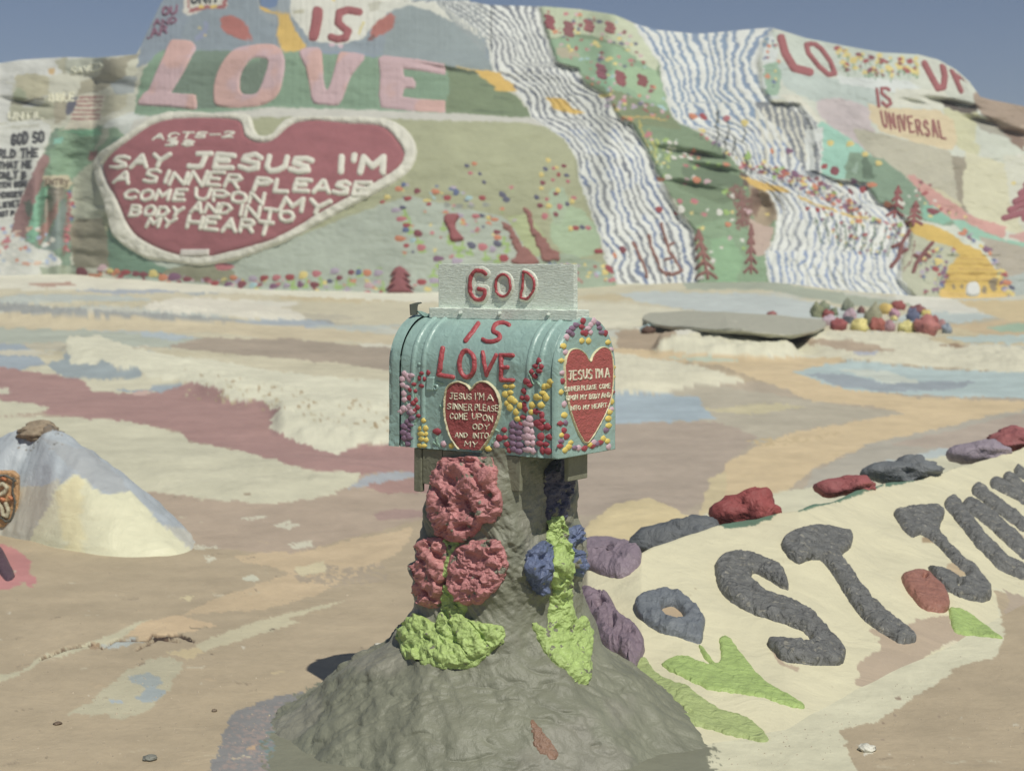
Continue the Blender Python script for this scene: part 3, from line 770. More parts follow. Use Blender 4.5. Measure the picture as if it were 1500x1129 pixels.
# gully
h([(74, 200), (80, 188), (160, 182), (190, 200), (150, 232), (140, 260), (120, 280), (112, 330), (100, 400), (20, 400), (16, 350), (40, 290)], (112, 140, 118), 2)
h([(86, 188), (140, 186), (152, 196), (140, 225), (130, 250), (108, 262), (70, 262), (66, 240), (84, 205)], (124, 160, 128), 3)
h([(92, 190), (115, 192), (144, 188), (150, 198), (120, 200)], (104, 168, 130), 2)
h([(80, 204), (92, 200), (90, 210), (78, 212)], (120, 186, 168), 1.5)
h([(150, 190), (176, 186), (186, 200), (176, 222), (150, 232), (142, 222)], (128, 160, 128), 3)
h([(165, 200), (186, 200), (180, 218), (160, 224)], (96, 132, 108), 2)
h([(150, 190), (160, 188), (156, 206), (142, 218), (136, 222), (144, 206)], (176, 180, 160), 1)
h([(156, 178), (205, 160), (215, 176), (200, 200), (186, 200), (176, 188), (150, 188)], (204, 208, 204), 3)
h([(170, 186), (190, 182), (192, 198), (180, 196)], (190, 196, 190), 2)
h([(150, 140), (186, 138), (186, 156), (160, 168), (148, 172)], (186, 182, 156), 2)
h([(132, 222), (142, 220), (146, 232), (130, 236)], (150, 100, 98), 1)
h([(64, 225), (54, 240), (44, 262), (30, 290), (18, 330), (16, 352), (34, 352), (46, 330), (58, 280), (66, 250), (72, 232)], (146, 106, 104), 2)
h([(36, 296), (44, 292), (50, 304), (44, 318), (38, 310)], (88, 104, 88), 1)
h([(64, 258), (100, 256), (106, 268), (100, 278), (64, 272)], (192, 180, 150), 1)
h([(58, 275), (72, 274), (64, 300), (56, 340), (50, 356), (38, 352), (44, 320)], (116, 180, 148), 2)
h([(70, 276), (94, 274), (96, 290), (86, 300), (64, 320), (66, 300)], (152, 142, 128), 2)
h([(86, 292), (84, 312), (66, 350), (56, 362), (58, 340), (72, 312)], (160, 116, 106), 2)
h([(92, 290), (100, 300), (98, 330), (92, 362), (62, 372), (62, 360), (78, 335)], (124, 142, 138), 2)
h([(100, 280), (106, 300), (102, 340), (96, 372), (92, 376), (94, 340)], (146, 106, 100), 2, 0, 5, .7)
h([(-260, 352), (20, 340), (40, 356), (60, 366), (76, 368), (90, 380), (90, 410), (-260, 410)], (204, 205, 198), 2)
for k in range(60):
    HC.dot(random.uniform(-40, 80), random.uniform(330, 398), random.uniform(2, 6), random.uniform(1.5, 4), random.choice([(160, 176, 206), (206, 206, 204), (214, 180, 160), (222, 220, 210), (178, 190, 204), (200, 150, 130)]))
h([(108, 262), (140, 232), (150, 236), (150, 270), (160, 310), (156, 320), (110, 326), (102, 300)], (174, 178, 156), 2)
h([(102, 330), (112, 322), (156, 318), (158, 340), (166, 366), (160, 392), (110, 394), (104, 360)], (144, 138, 114), 2)
h([(60, 392), (110, 388), (120, 402), (60, 406)], (150, 162, 140), 2)
# flag on the slope
h([(86, 190), (100, 184), (114, 140), (152, 138), (156, 142), (142, 180), (140, 188)], (206, 198, 178), 1)
for k in range(6):
    y = 141 + k * 6.4; a = k / 6
    h([(116 - a * 14, y), (152 - a * 7, y), (151 - a * 7, y + 2.8), (114 - a * 14, y + 3)], (166, 112, 108), .8)
h([(102, 144), (114, 141), (110, 160), (100, 170), (95, 168), (98, 152)], (88, 90, 108), 1)
# central mass
h([(205, 96), (207, 66), (240, -90), (640, -110), (700, 45), (713, 60), (724, 108), (652, 98), (430, 84), (240, 84)], (136, 151, 164), 1)
h([(200, 100), (207, 60), (240, -90), (300, -90), (262, 78), (240, 84)], (132, 147, 164), 2)
h([(560, 96), (570, 20), (620, 0), (700, 40), (722, 106), (650, 98)], (138, 153, 158), 3)
h([(455, 74), (520, 76), (560, 84), (540, 92), (460, 84)], (134, 149, 174), 2)
h([(375, -10), (425, -10), (430, 34), (400, 36), (380, 20)], (146, 158, 168), 2)
h([(425, -90), (660, -100), (612, -2), (590, 5), (566, 14), (548, 36), (530, 58), (500, 66), (455, 60), (440, 40), (425, 18)], (214, 213, 203), 1.5)
h([(540, 4), (565, 0), (556, 14), (540, 18)], (190, 188, 172), 2)
h([(430, 16), (448, 14), (446, 19), (428, 21)], (188, 184, 156), 1)
h([(380, 10), (385, 9), (398, 17), (424, 20), (428, 34), (436, 52), (448, 68), (446, 73), (428, 78), (416, 76), (408, 62), (405, 50), (410, 36), (405, 21), (386, 17)], (220, 178, 62), 1)
h([(481, -4), (492, -4), (489, 4)], (226, 196, 80), .5)
HC.line([(533, 32), (526, 50)], 2.5, (214, 196, 90), .5)
for (x, y) in ((486, 66), (499, 68)): HC.dot(x, y, 5, 3, (206, 176, 190))
h([(322, 26), (336, 22), (352, 28), (362, 40), (371, 58), (355, 60), (338, 52), (326, 44)], (184, 102, 92), 1.5)
h([(538, 60), (545, 40), (560, 24), (572, 20), (580, 26), (576, 42), (560, 52)], (180, 100, 88), 2)
h([(536, 62), (545, 50), (552, 56)], (128, 78, 72), 1)
h([(300, 30), (306, 34), (300, 54), (288, 62), (284, 58), (296, 44)], (140, 150, 182), 2)
for (x, y) in ((292, 42), (299, 52)): HC.dot(x, y, 2.5, 2, (222, 196, 90))
# the board of small words at the top edge
h([(268, -30), (336, -30), (332, 14), (300, 13), (278, 24), (269, 20)], (212, 206, 196), 1)
h([(271, -30), (277, -30), (278, 14), (300, 8), (326, 8), (326, -30), (334, -30), (331, 13), (300, 14), (277, 20)], (168, 84, 86), .8)
h([(278, -30), (325, -30), (325, 7), (300, 7), (279, 13)], (206, 204, 192), .6)
for (x, y) in ((296, 10), (313, 10)): HC.dot(x, y, 4, 3, (226, 192, 60))
# LOVE band
h([(196, 168), (200, 140), (210, 104), (228, 80), (240, 74), (430, 76), (560, 84), (652, 94), (660, 120), (656, 166), (400, 160), (330, 168), (230, 172)], (122, 156, 128), 1.5)
h([(285, 76), (340, 74), (330, 100), (316, 130), (318, 158), (288, 160), (288, 140), (250, 135)], (110, 134, 116), 3)
h([(350, 100), (385, 84), (394, 92), (380, 140), (350, 140)], (108, 130, 112), 2)
h([(650, 97), (690, 104), (735, 132), (756, 140), (768, 154), (780, 174), (655, 168), (652, 150), (660, 120)], (114, 134, 96), 1.5)
h([(650, 96), (700, 104), (706, 110), (680, 108), (656, 104)], (78, 98, 68), 1)
for (a, b, c_) in ((700, 122, 40), (690, 160, 60), (720, 140, 30)): h([(a, b), (a + c_, b + 4), (a + c_ * .7, b + 7), (a + 4, b + 4)], (98, 118, 84), 2)
h([(196, 176), (230, 168), (330, 164), (400, 157), (500, 160), (656, 166), (778, 173), (802, 187), (770, 182), (500, 174), (330, 174), (240, 182), (190, 200)], (198, 196, 188), 1)
# fields under the ledge
h([(180, 200), (240, 178), (330, 172), (500, 172), (770, 180), (800, 186), (826, 204), (846, 236), (848, 264), (868, 312), (884, 360), (905, 420), (640, 440), (300, 430), (170, 410), (150, 320)], (165, 168, 130), .5)
h([(170, 410), (160, 320), (340, 384), (440, 345), (556, 300), (600, 288), (640, 296), (680, 306), (735, 316), (760, 340), (775, 370), (830, 372), (890, 400), (905, 425), (640, 440), (300, 430)], (172, 183, 170), 2)
h([(742, 318), (770, 312), (800, 350), (800, 380), (775, 372), (758, 344)], (170, 182, 128), 2)
h([(822, 305), (850, 306), (872, 330), (880, 356), (860, 376), (830, 372), (812, 356), (806, 330)], (162, 186, 150), 3, 3)
h([(806, 280), (824, 276), (832, 300), (820, 330), (804, 310)], (162, 182, 152), 4, 3)
h([(790, 372), (840, 372), (900, 392), (905, 425), (800, 425)], (150, 168, 144), 4)
h([(156, 340), (166, 330), (190, 366), (230, 388), (262, 398), (240, 408), (160, 404)], (104, 142, 118), 1.5)
h([(236, 398), (270, 388), (330, 386), (345, 400), (330, 418), (250, 408)], (140, 140, 112), 2)
# green garden between the falls
h([(790, 8), (905, 22), (945, 60), (972, 100), (986, 172), (1062, 218), (1104, 264), (1140, 312), (1130, 414), (1018, 414), (1016, 338), (960, 250), (905, 170), (856, 122), (812, 88)], (118, 144, 108), 0)
h([(790, 8), (905, 22), (938, 45), (965, 96), (960, 110), (900, 60), (850, 50), (806, 58), (796, 34)], (180, 192, 160), 3)
h([(900, 24), (935, 40), (965, 92), (958, 110), (930, 80), (905, 50)], (198, 206, 176), 3)
h([(804, 58), (840, 54), (900, 66), (955, 100), (972, 118), (982, 165), (940, 150), (900, 136), (858, 112), (814, 88)], (136, 172, 136), 4)
h([(900, 96), (960, 104), (978, 150), (960, 148), (920, 130)], (150, 184, 142), 4)
h([(864, 112), (900, 104), (912, 122), (890, 132)], (134, 186, 150), 3)
h([(812, 70), (840, 72), (850, 84), (820, 86)], (176, 168, 142), 4)
h([(860, 136), (900, 132), (985, 165), (1000, 190), (900, 180), (880, 150)], (120, 136, 94), 3)
HC.line([(906, 171), (950, 172), (978, 177)], 2, (196, 168, 80), .5)
HC.line([(936, 176), (944, 205), (955, 225)], 2, (190, 176, 70), 1); HC.line([(950, 190), (958, 215), (962, 240)], 2, (190, 186, 80), 1)
for k in range(34): HC.dot(random.uniform(950, 990), random.uniform(205, 245), random.uniform(.8, 2), random.uniform(1.5, 4), random.choice([(186, 200, 90), (170, 190, 80), (178, 200, 180)]))
h([(1010, 225), (1030, 222), (1045, 232), (1020, 234)], (90, 112, 82), 2); h([(1000, 244), (1060, 250), (1100, 262), (1090, 276), (1030, 270), (1000, 256)], (96, 120, 88), 3)
h([(985, 266), (1010, 262), (1040, 270), (1090, 290), (1060, 300), (1000, 280)], (104, 128, 92), 3)
h([(1018, 330), (1060, 320), (1100, 340), (1120, 380), (1125, 416), (1020, 416)], (128, 160, 122), 4)
h([(1040, 350), (1070, 346), (1090, 380), (1080, 414), (1050, 414)], (132, 176, 130), 3)
h([(1084, 250), (1100, 262), (1100, 276), (1090, 272)], (100, 80, 66), 1)
h([(1098, 268), (1120, 274), (1138, 296), (1142, 318), (1126, 332), (1108, 330), (1098, 300)], (166, 146, 118), 1.5)
h([(1100, 276), (1110, 276), (1116, 300), (1106, 318), (1098, 300)], (136, 106, 88), 1.5)
h([(1096, 316), (1110, 328), (1132, 334), (1130, 350), (1126, 372), (1108, 376), (1098, 350)], (190, 164, 150), 2)
h([(1064, 280), (1080, 268), (1090, 276), (1104, 300), (1096, 330), (1078, 340), (1080, 310)], (132, 92, 80), 2, 0, 6, .7)
# right part
h([(1110, 36), (1500, 60), (1760, 120), (1760, 460), (1340, 440), (1300, 320), (1200, 260), (1190, 200), (1170, 150), (1112, 140)], (204, 208, 196), 0)
h([(1112, 44), (1128, 40), (1140, 60), (1136, 110), (1140, 145), (1112, 150), (1118, 110)], (206, 212, 212), 2)
h([(1112, 50), (1124, 46), (1126, 68), (1114, 70)], (120, 152, 178), 1.5)
h([(1118, 96), (1140, 90), (1146, 110), (1140, 140), (1122, 140)], (142, 176, 152), 3)
h([(1130, 46), (1345, 76), (1350, 96), (1330, 120), (1200, 110), (1150, 100)], (196, 206, 196), 2)
h([(1140, 90), (1240, 120), (1300, 130), (1290, 160), (1200, 150), (1150, 130)], (184, 198, 194), 4)
h([(1145, 140), (1170, 140), (1200, 170), (1220, 185), (1190, 185), (1160, 160)], (216, 214, 200), 3)
h([(1225, 112), (1330, 118), (1350, 130), (1330, 140), (1270, 128), (1230, 122)], (212, 218, 218), 2)
h([(1310, 130), (1380, 132), (1400, 150), (1380, 160), (1310, 155)], (214, 214, 200), 2)
h([(1195, 148), (1230, 144), (1270, 156), (1280, 190), (1300, 215), (1290, 240), (1240, 200), (1200, 170)], (200, 186, 190), 3)
h([(1272, 152), (1300, 158), (1378, 162), (1400, 180), (1402, 208), (1395, 220), (1350, 212), (1290, 192), (1275, 175)], (216, 196, 156), 2)
h([(1378, 160), (1400, 158), (1430, 165), (1450, 190), (1430, 230), (1402, 215), (1400, 180)], (202, 200, 160), 3)
h([(1430, 170), (1470, 185), (1500, 210), (1760, 260), (1760, 300), (1470, 240), (1430, 210)], (200, 205, 192), 3)
h([(1250, 188), (1290, 196), (1390, 222), (1412, 240), (1415, 300), (1390, 300), (1340, 270), (1290, 240), (1262, 215)], (186, 181, 160), 3)
h([(1395, 228), (1418, 230), (1412, 262), (1420, 310), (1405, 316), (1400, 270)], (152, 142, 122), 2)
h([(1340, 262), (1380, 280), (1410, 300), (1400, 310), (1370, 290)], (202, 194, 160), 3)
h([(1415, 222), (1500, 250), (1760, 300), (1760, 350), (1500, 345), (1430, 325), (1412, 300), (1412, 262)], (208, 204, 172), 3)
h([(1470, 228), (1500, 228), (1760, 260), (1760, 330), (1500, 340), (1480, 300)], (206, 206, 190), 3)
h([(1180, 190), (1205, 178), (1225, 190), (1262, 215), (1290, 240), (1330, 262), (1300, 262), (1240, 262), (1205, 262), (1196, 230)], (148, 204, 186), 1.5)
h([(1244, 224), (1270, 226), (1295, 234), (1330, 262), (1372, 292), (1400, 310), (1420, 330), (1380, 330), (1330, 318), (1290, 300), (1262, 268), (1236, 262)], (122, 152, 126), 2.5)
h([(1258, 236), (1256, 256), (1246, 250)], (150, 178, 160), 1)
h([(1262, 220), (1264, 238), (1262, 262), (1280, 262), (1276, 240)], (84, 112, 88), 2)
h([(1352, 296), (1372, 300), (1396, 322), (1380, 330), (1350, 320)], (122, 184, 160), 2.5)
h([(1328, 258), (1338, 256), (1400, 300), (1430, 320), (1475, 332), (1470, 350), (1440, 346), (1400, 326), (1360, 296)], (208, 150, 142), 1.5)
h([(1475, 346), (1500, 340), (1760, 340), (1760, 358), (1500, 356)], (206, 156, 150), 1.5)
h([(1394, 322), (1410, 322), (1440, 338), (1470, 350), (1500, 356), (1760, 366), (1760, 374), (1500, 362), (1450, 356), (1410, 344)], (140, 192, 170), 1.5)
h([(1435, 346), (1500, 361), (1760, 374), (1760, 460), (1480, 445), (1462, 400), (1445, 365)], (174, 164, 148), 1.5)
h([(1478, 405), (1500, 400), (1760, 400), (1760, 460), (1478, 445)], (170, 180, 178), 3)
h([(1318, 322), (1340, 318), (1370, 338), (1400, 352), (1440, 372), (1474, 420), (1474, 460), (1320, 440), (1300, 400)], (184, 186, 160), 2)
# falls
def falls(Lp, Rp, y0, y1, n, seed, cols, duty=.12):
    y = np.arange(y0, y1)
    for yy in y:
        a = float(between(yy, Lp)); b = float(between(yy, Rp))
        xs = np.arange(int(max(a, U0)), int(b) + 1)
        if len(xs) < 2: continue
        s = (xs - a) / (b - a)
        val, ph = bundle(xs.astype(float), np.full(len(xs), float(yy)), s, n, seed)
        row = np.tile(lin((222, 224, 222)), (len(xs), 1))
        dark = val < (-duty - .35 * fbm(xs / 16, np.full(len(xs), yy / 16.), seed + 8, 2))
        ci = (vnoise(np.floor(ph) * 3.7, yy / 60., seed + 4) * len(cols)).astype(int).clip(0, len(cols) - 1)
        cc = np.array([lin(c) for c in cols])[ci]
        row[dark] = cc[dark]
        edge_ = (s < 2.5 / max(b - a, 1)) | (s > 1 - 2.5 / max(b - a, 1)); row[edge_] = lin((214, 216, 212))
        HC.a[yy - V0, xs - U0] = row
NAVY, BLU, SLT = (110, 117, 134), (124, 148, 182), (132, 137, 147)
falls(W1L, W1R, 2, 190, 11, 201, [NAVY, SLT, NAVY], .25)
falls(W1L, W1R, 190, 416, 11, 201, [NAVY, (108, 126, 164), SLT, (116, 134, 172)], .3)
falls(W2L, W2R, 35, 190, 12, 202, [BLU, (124, 150, 182), BLU], .28)
falls(W2L, W2R, 190, 300, 12, 202, [(120, 132, 164), (128, 150, 188), (140, 146, 158)], .42)
falls([(1128, 284), (1140, 310), (1134, 350), (1120, 375), (1126, 416)], W2R, 284, 368, 17, 203, [(128, 144, 170), (146, 152, 164), (146, 160, 192)], .66)
falls([(1120, 366), (1128, 416), (1170, 446)], [(1322, 366), (1320, 405), (1346, 446)], 368, 444, 17, 205, [(132, 154, 196), (140, 156, 186)], .55)
falls([(1150, 150), (1165, 180), (1180, 215), (1186, 250)], [(1168, 150), (1198, 180), (1206, 215), (1200, 262)], 150, 262, 4, 207, [SLT, (128, 134, 146)], -.15)
h([(560, 0), (640, 4), (668, 22), (700, 46), (704, 56), (670, 36), (630, 16), (600, 8), (572, 16), (548, 36), (545, 30), (556, 10)], (212, 212, 202), 1)
for k in range(11): HC.line([(640 + k * 7, 2 + k * 1.0), (652 + k * 6, 18 + k * 4), (660 + k * 5, 28 + k * 5)], 2.2, (150, 158, 162), .8)
# slate pool with pale fingers beside the upper blue fall
h([(1104, 150), (1124, 150), (1148, 152), (1170, 166), (1188, 184), (1170, 186), (1184, 205), (1196, 218), (1200, 262), (1184, 256), (1164, 226), (1150, 192), (1120, 172)], (122, 128, 138), 2)
for k in range(7):
    x = 1108 + k * 10.5; y = 156 + abs(k - 2) * 2.5
    HC.line([(x, y), (x + 6, y + 28), (x + 12 + k, y + 50), (x + 16 + k, y + 72)], 4.2, (212, 210, 198), 1)
h([(1180, 192), (1206, 186), (1206, 206), (1190, 208), (1194, 250), (1182, 250)], (212, 216, 216), 1.5)
# yellow road and ledges
h([(693, 102), (712, 104), (732, 107), (740, 116), (752, 124), (757, 134), (728, 134), (722, 124), (708, 116)], (222, 178, 58), .8)
HC.line([(668, 98), (700, 104)], 2, (206, 180, 110), .5)
h([(799, 143), (828, 145), (838, 158), (856, 166), (840, 168), (812, 160)], (222, 180, 62), .8)
h([(1084, 258), (1100, 262), (1120, 268), (1150, 275), (1158, 282), (1130, 280), (1112, 278), (1096, 268)], (220, 178, 70), .8)
HC.line([(1170, 288), (1185, 296), (1220, 308), (1250, 318), (1290, 322)], 3.5, (220, 184, 84), .8)
h([(1324, 324), (1350, 326), (1378, 334), (1402, 348), (1412, 358), (1436, 366), (1450, 384), (1468, 405), (1476, 420), (1474, 450), (1400, 446), (1374, 432), (1384, 410), (1390, 392), (1404, 374), (1396, 362), (1360, 352), (1340, 344)], (214, 176, 52), 1)
h([(1376, 424), (1400, 428), (1470, 430), (1478, 446), (1420, 452), (1376, 436)], (222, 182, 80), 1)
for k in range(5): HC.line([(1400 - k * 3, 378 + k * 7.5), (1446 + k * 5, 380 + k * 7.5)], 1.6, (196, 154, 52), 1)
for (x, y, w_, h_) in ((1396, 420, 3, 6), (1409, 420, 2.5, 5), (1442, 424, 4, 6), (1456, 416, 6, 11)): HC.dot(x, y, w_, h_, (140, 122, 92))
HC.line([(1340, 352), (1336, 380), (1322, 398)], 2, (136, 92, 84), 1)
# brown natural hill beyond the paint
h([(1424, 138), (1432, 136), (1760, 160), (1760, 262), (1500, 214), (1486, 200), (1470, 196), (1450, 184), (1446, 172), (1432, 160)], (168, 144, 124), 1.5)
h([(1374, 148), (1392, 151), (1408, 158), (1432, 152), (1430, 164), (1420, 168), (1406, 166), (1386, 157)], (88, 76, 66), 1.5)
h([(1432, 163), (1446, 170), (1462, 180), (1450, 176)], (100, 84, 70), 1)
h([(1446, 180), (1470, 186), (1500, 205), (1500, 222), (1480, 206)], (140, 112, 94), 1.5)
h([(1420, 168), (1446, 176), (1470, 194), (1486, 206), (1470, 200), (1440, 192)], (166, 162, 148), 1)
for k in range(30): HC.dot(random.uniform(1440, 1700), random.uniform(152, 200), random.uniform(2, 8), random.uniform(1, 3), random.choice([(140, 118, 100), (186, 164, 144), (150, 128, 108)]))

# small painted flowers, leaves and stems
FC = dict(red=(168, 62, 68), rose=(196, 110, 120), orange=(212, 128, 88), yellow=(222, 200, 110), lilac=(176, 160, 184), blue=(92, 108, 152), pink=(204, 168, 176), maroon=(138, 62, 74), white=(218, 216, 208), purple=(132, 86, 120), navy=(92, 94, 120), sky=(160, 196, 204), lime=(150, 186, 90))
def sprinkle(poly, n, pal, r0=1.6, r1=3.4, stem=.5, sc=(112, 150, 96)):
    P = np.array(poly); k = 0
    while k < n:
        x = random.uniform(P[:, 0].min(), P[:, 0].max()); y = random.uniform(P[:, 1].min(), P[:, 1].max())
        if not pts_in(poly, np.array([x]), np.array([y]))[0]: continue
        k += 1; r = random.uniform(r0, r1)
        if random.random() < stem: HC.line([(x, y), (x + random.uniform(-2, 2), y + r * 2.6)], 1.4, sc, .3)
        HC.dot(x, y, r * random.uniform(1, 1.5), r, FC[random.choice(pal)])
sprinkle([(800, 15), (905, 28), (960, 100), (985, 165), (900, 150), (830, 95), (806, 60)], 110, ['rose', 'pink', 'maroon', 'navy', 'orange', 'yellow', 'red', 'sky'], 1.4, 3.2, .2)
sprinkle([(870, 125), (980, 160), (990, 185), (900, 175)], 26, ['orange', 'yellow', 'red', 'lilac', 'pink'], 1.6, 3.6, .2)
sprinkle([(1000, 180), (1060, 215), (1130, 240), (1190, 262), (1200, 262), (1290, 320), (1330, 330), (1300, 340), (1180, 280), (1100, 250)], 150, ['red', 'rose', 'orange', 'yellow', 'maroon', 'white', 'purple', 'lime', 'navy'], 1.6, 3.6, .6, (70, 84, 74))
sprinkle([(1180, 300), (1330, 330), (1325, 370), (1260, 376), (1200, 330)], 60, ['red', 'purple', 'blue', 'orange', 'yellow', 'white'], 1.4, 3, .9, (78, 104, 84))
sprinkle([(1222, 70), (1290, 82), (1345, 86), (1345, 112), (1235, 108)], 90, ['red', 'yellow', 'yellow', 'maroon', 'yellow'], 2.0, 4.0, .9, (104, 150, 104))
sprinkle([(1344, 370), (1400, 356), (1392, 400), (1376, 424), (1350, 430)], 46, ['red', 'purple', 'yellow', 'lilac', 'blue'], 1.6, 3.4, .9, (86, 112, 86))
sprinkle([(1405, 334), (1440, 352), (1480, 410), (1490, 450), (1476, 440), (1450, 372), (1410, 344)], 44, ['red', 'blue', 'yellow', 'orange', 'lilac', 'purple', 'white'], 2, 3.6, .2)
sprinkle([(1120, 60), (1140, 60), (1142, 140), (1120, 140)], 16, ['orange', 'red', 'yellow', 'blue'], 1.4, 2.8, .5)
sprinkle([(940, 190), (1100, 250), (1130, 300), (1110, 400), (1030, 400), (1010, 320), (960, 240)], 46, ['orange', 'rose', 'pink', 'white', 'yellow', 'lime'], 1.8, 3.6, .2)
sprinkle([(1330, 240), (1420, 320), (1400, 330), (1300, 300)], 24, ['red', 'rose', 'white', 'yellow', 'maroon'], 1.6, 3.2, .2)
sprinkle([(780, 380), (900, 390), (905, 414), (790, 414)], 46, ['rose', 'yellow', 'lilac', 'sky', 'red', 'blue'], 1.5, 3.4, .3)
sprinkle([(110, 398), (300, 402), (640, 412), (640, 430), (300, 424), (110, 408)], 70, ['red', 'rose', 'orange', 'yellow', 'lilac', 'maroon', 'pink'], 2, 4.2, .5, (140, 170, 104))
sprinkle([(560, 270), (760, 270), (745, 390), (570, 390)], 36, ['red', 'rose', 'orange', 'lilac', 'navy', 'yellow'], 1.8, 3.4, .6, (150, 180, 110))
sprinkle([(100, 262), (108, 300), (100, 370), (94, 372), (98, 300)], 30, ['rose', 'blue', 'red', 'maroon'], 1.5, 2.8, 0)
sprinkle([(0, 332), (40, 350), (30, 400), (0, 400)], 20, ['rose', 'orange', 'white'], 1.8, 4, 0)
sprinkle([(1480, 225), (1600, 240), (1600, 330), (1490, 320)], 14, ['yellow', 'white'], 1.8, 3, .2)
sprinkle([(585, 268), (690, 274), (700, 300), (590, 292)], 10, ['lilac', 'sky', 'blue'], 1.6, 2.8, .6, (140, 156, 130))
for (x, y, w_) in ((655, 300, 5), (672, 302, 6), (690, 303, 6), (711, 300, 6), (741, 294, 6)): HC.dot(x, y, w_, 4, (140, 146, 138))
for (x, y) in ((593, 312), (600, 335), (612, 350), (618, 362), (650, 330), (658, 350), (665, 358), (672, 370), (676, 358), (690, 366), (712, 374), (738, 352), (744, 362), (644, 384), (600, 322), (730, 378), (636, 400), (662, 404), (560, 418), (526, 398), (512, 412), (492, 416), (470, 412), (448, 414), (430, 416), (640, 412), (424, 412), (556, 398)):
    HC.line([(x, y - 5), (x + random.uniform(-3, 3), y + 8)], 4, (152, 186, 98), 1.2)
    HC.dot(x + random.uniform(-4, 4), y + 5, 7, 3, (152, 186, 98))
for (x, y) in ((1050, 186), (1066, 176), (1075, 200), (1090, 182), (1050, 160), (1092, 228), (1062, 206)):   # dark stalks in the blue fall
    HC.line([(x, y), (x + 2, y + 14), (x - 2, y + 28)], 2.6, (74, 82, 78), 1)
for k in range(9):
    x = 1192 + k * 15; y = 312 + k * 2.4
    HC.line([(x + random.uniform(-3, 3), y + 6), (x + (k - 4) * -3, y + 44)], 2.2, (92, 118, 96), 1.2)
HC.brush(3, 6, 4, 903); HC.a = HC.a * .86 + HAZE_TONE.astype(np.float32) * .07; HC.streaks(0.06, 26, 12, 141); HC.streaks(0.05, 6, 3, 143); HC.streaks(0.06, 90, 50, 145)  # washed-out look of haze blended into the canvas colours

hcol = HC.sample(HU, HV)
hcol = np.concatenate([hcol, np.repeat(hcol[-1:], 6, 0)], 0)
m_hill = mat("painted_adobe", rough=0.78, attr=True, bump=0.35, bscale=7, var=0.06, vscale=1.3, bump2=0.15, b2scale=1.4, dist=0.03, spec=0.2)
hill = mesh_obj("hill", HPx, grid_faces(NR + 6, len(hu))[:, ::-1], m_hill, cols=hcol)
tag(hill, "huge painted adobe hill with striped waterfalls, flower gardens, a red heart and big pink letters", kind="structure")
Dh = np.full((CH, CW), np.nan, np.float32)
for iu in range(CW):
    u = U0 + iu
    j = min(max(np.searchsorted(hu, u), 1), len(hu) - 1); f = (u - hu[j - 1]) / (hu[j] - hu[j - 1])
    Vc = HV[:, j - 1] * (1 - f) + HV[:, j] * f; Yc = Yh[:, j - 1] * (1 - f) + Yh[:, j] * f
    Dh[:, iu] = np.interp(vq, Vc[::-1], Yc[::-1])
    Dh[vq < Vc[-1] - 1, iu] = np.nan; 
DH = Depth(Dh)
# ================================================================== RELIEFS ON THE HILL (all parts of it)
PINK, SALM = (196, 164, 171), (202, 160, 154)
m_pink = mat("pink_letter_paint", lin(PINK), 0.75, 0.6, 9, 0.06, 1.6, col2=lin(SALM), mixs=.55, dist=.03)
def hl(poly, name="letter", c=None, H=.055, w=2.6, inner=None, m=None, sm=3, label=None, **k):
    o = rpoly(name, DH, poly, H, w, m or pm('hill', c), hill, sm=sm, inner=inner, step=k.pop('step', 1.5), maxjump=3, e=4, **k)
    if o and label: o['label'] = label
    return o
hl([(250, 60), (262, 59), (277, 60), (284, 65), (287, 72), (281, 82), (268, 108), (252, 134), (254, 137), (284, 139), (287, 144), (288, 160), (270, 159), (240, 156), (203, 154), (206, 144), (212, 136), (218, 132), (228, 108), (240, 82)], m=m_pink, sm=2, label="giant pink L starting the word LOVE")
hl([(368, 67), (395, 65), (410, 72), (417, 90), (414, 118), (406, 140), (385, 154), (350, 158), (320, 156), (313, 145), (315, 118), (326, 92), (344, 73)], inner=[(368, 87), (384, 85), (393, 91), (387, 114), (378, 135), (366, 139), (354, 137), (351, 124), (354, 106)], m=m_pink, label="giant pink O in LOVE")
hl([(438, 79), (445, 72), (458, 70), (469, 72), (472, 85), (474, 118), (478, 132), (483, 126), (490, 102), (496, 80), (504, 77), (534, 81), (528, 94), (514, 112), (505, 136), (496, 154), (478, 154), (459, 151), (454, 130), (448, 100)], m=m_pink, sm=2, label="giant pink V in LOVE")
hl([(554, 86), (562, 82), (580, 84), (610, 87), (651, 94), (653, 110), (616, 104), (590, 101), (592, 113), (604, 114), (609, 122), (608, 130), (592, 130), (589, 142), (610, 145), (652, 148), (652, 165), (610, 163), (558, 158), (555, 140), (557, 112)], m=m_pink, sm=1, label="giant pink E ending the word LOVE")
RW = (162, 80, 84)
hl([(459, 12), (468, 11), (473, 17), (471, 34), (465, 58), (455, 60), (452, 54), (456, 32)], c=RW, w=3, H=.06)
rl = rline("letter", DH, [[(526, 18), (510, 15), (497, 19), (495, 34), (504, 42), (510, 46), (506, 56), (494, 58), (485, 55)]], 5.5, .06, pm('hill', RW), hill, step=1.4, maxjump=3, e=4)
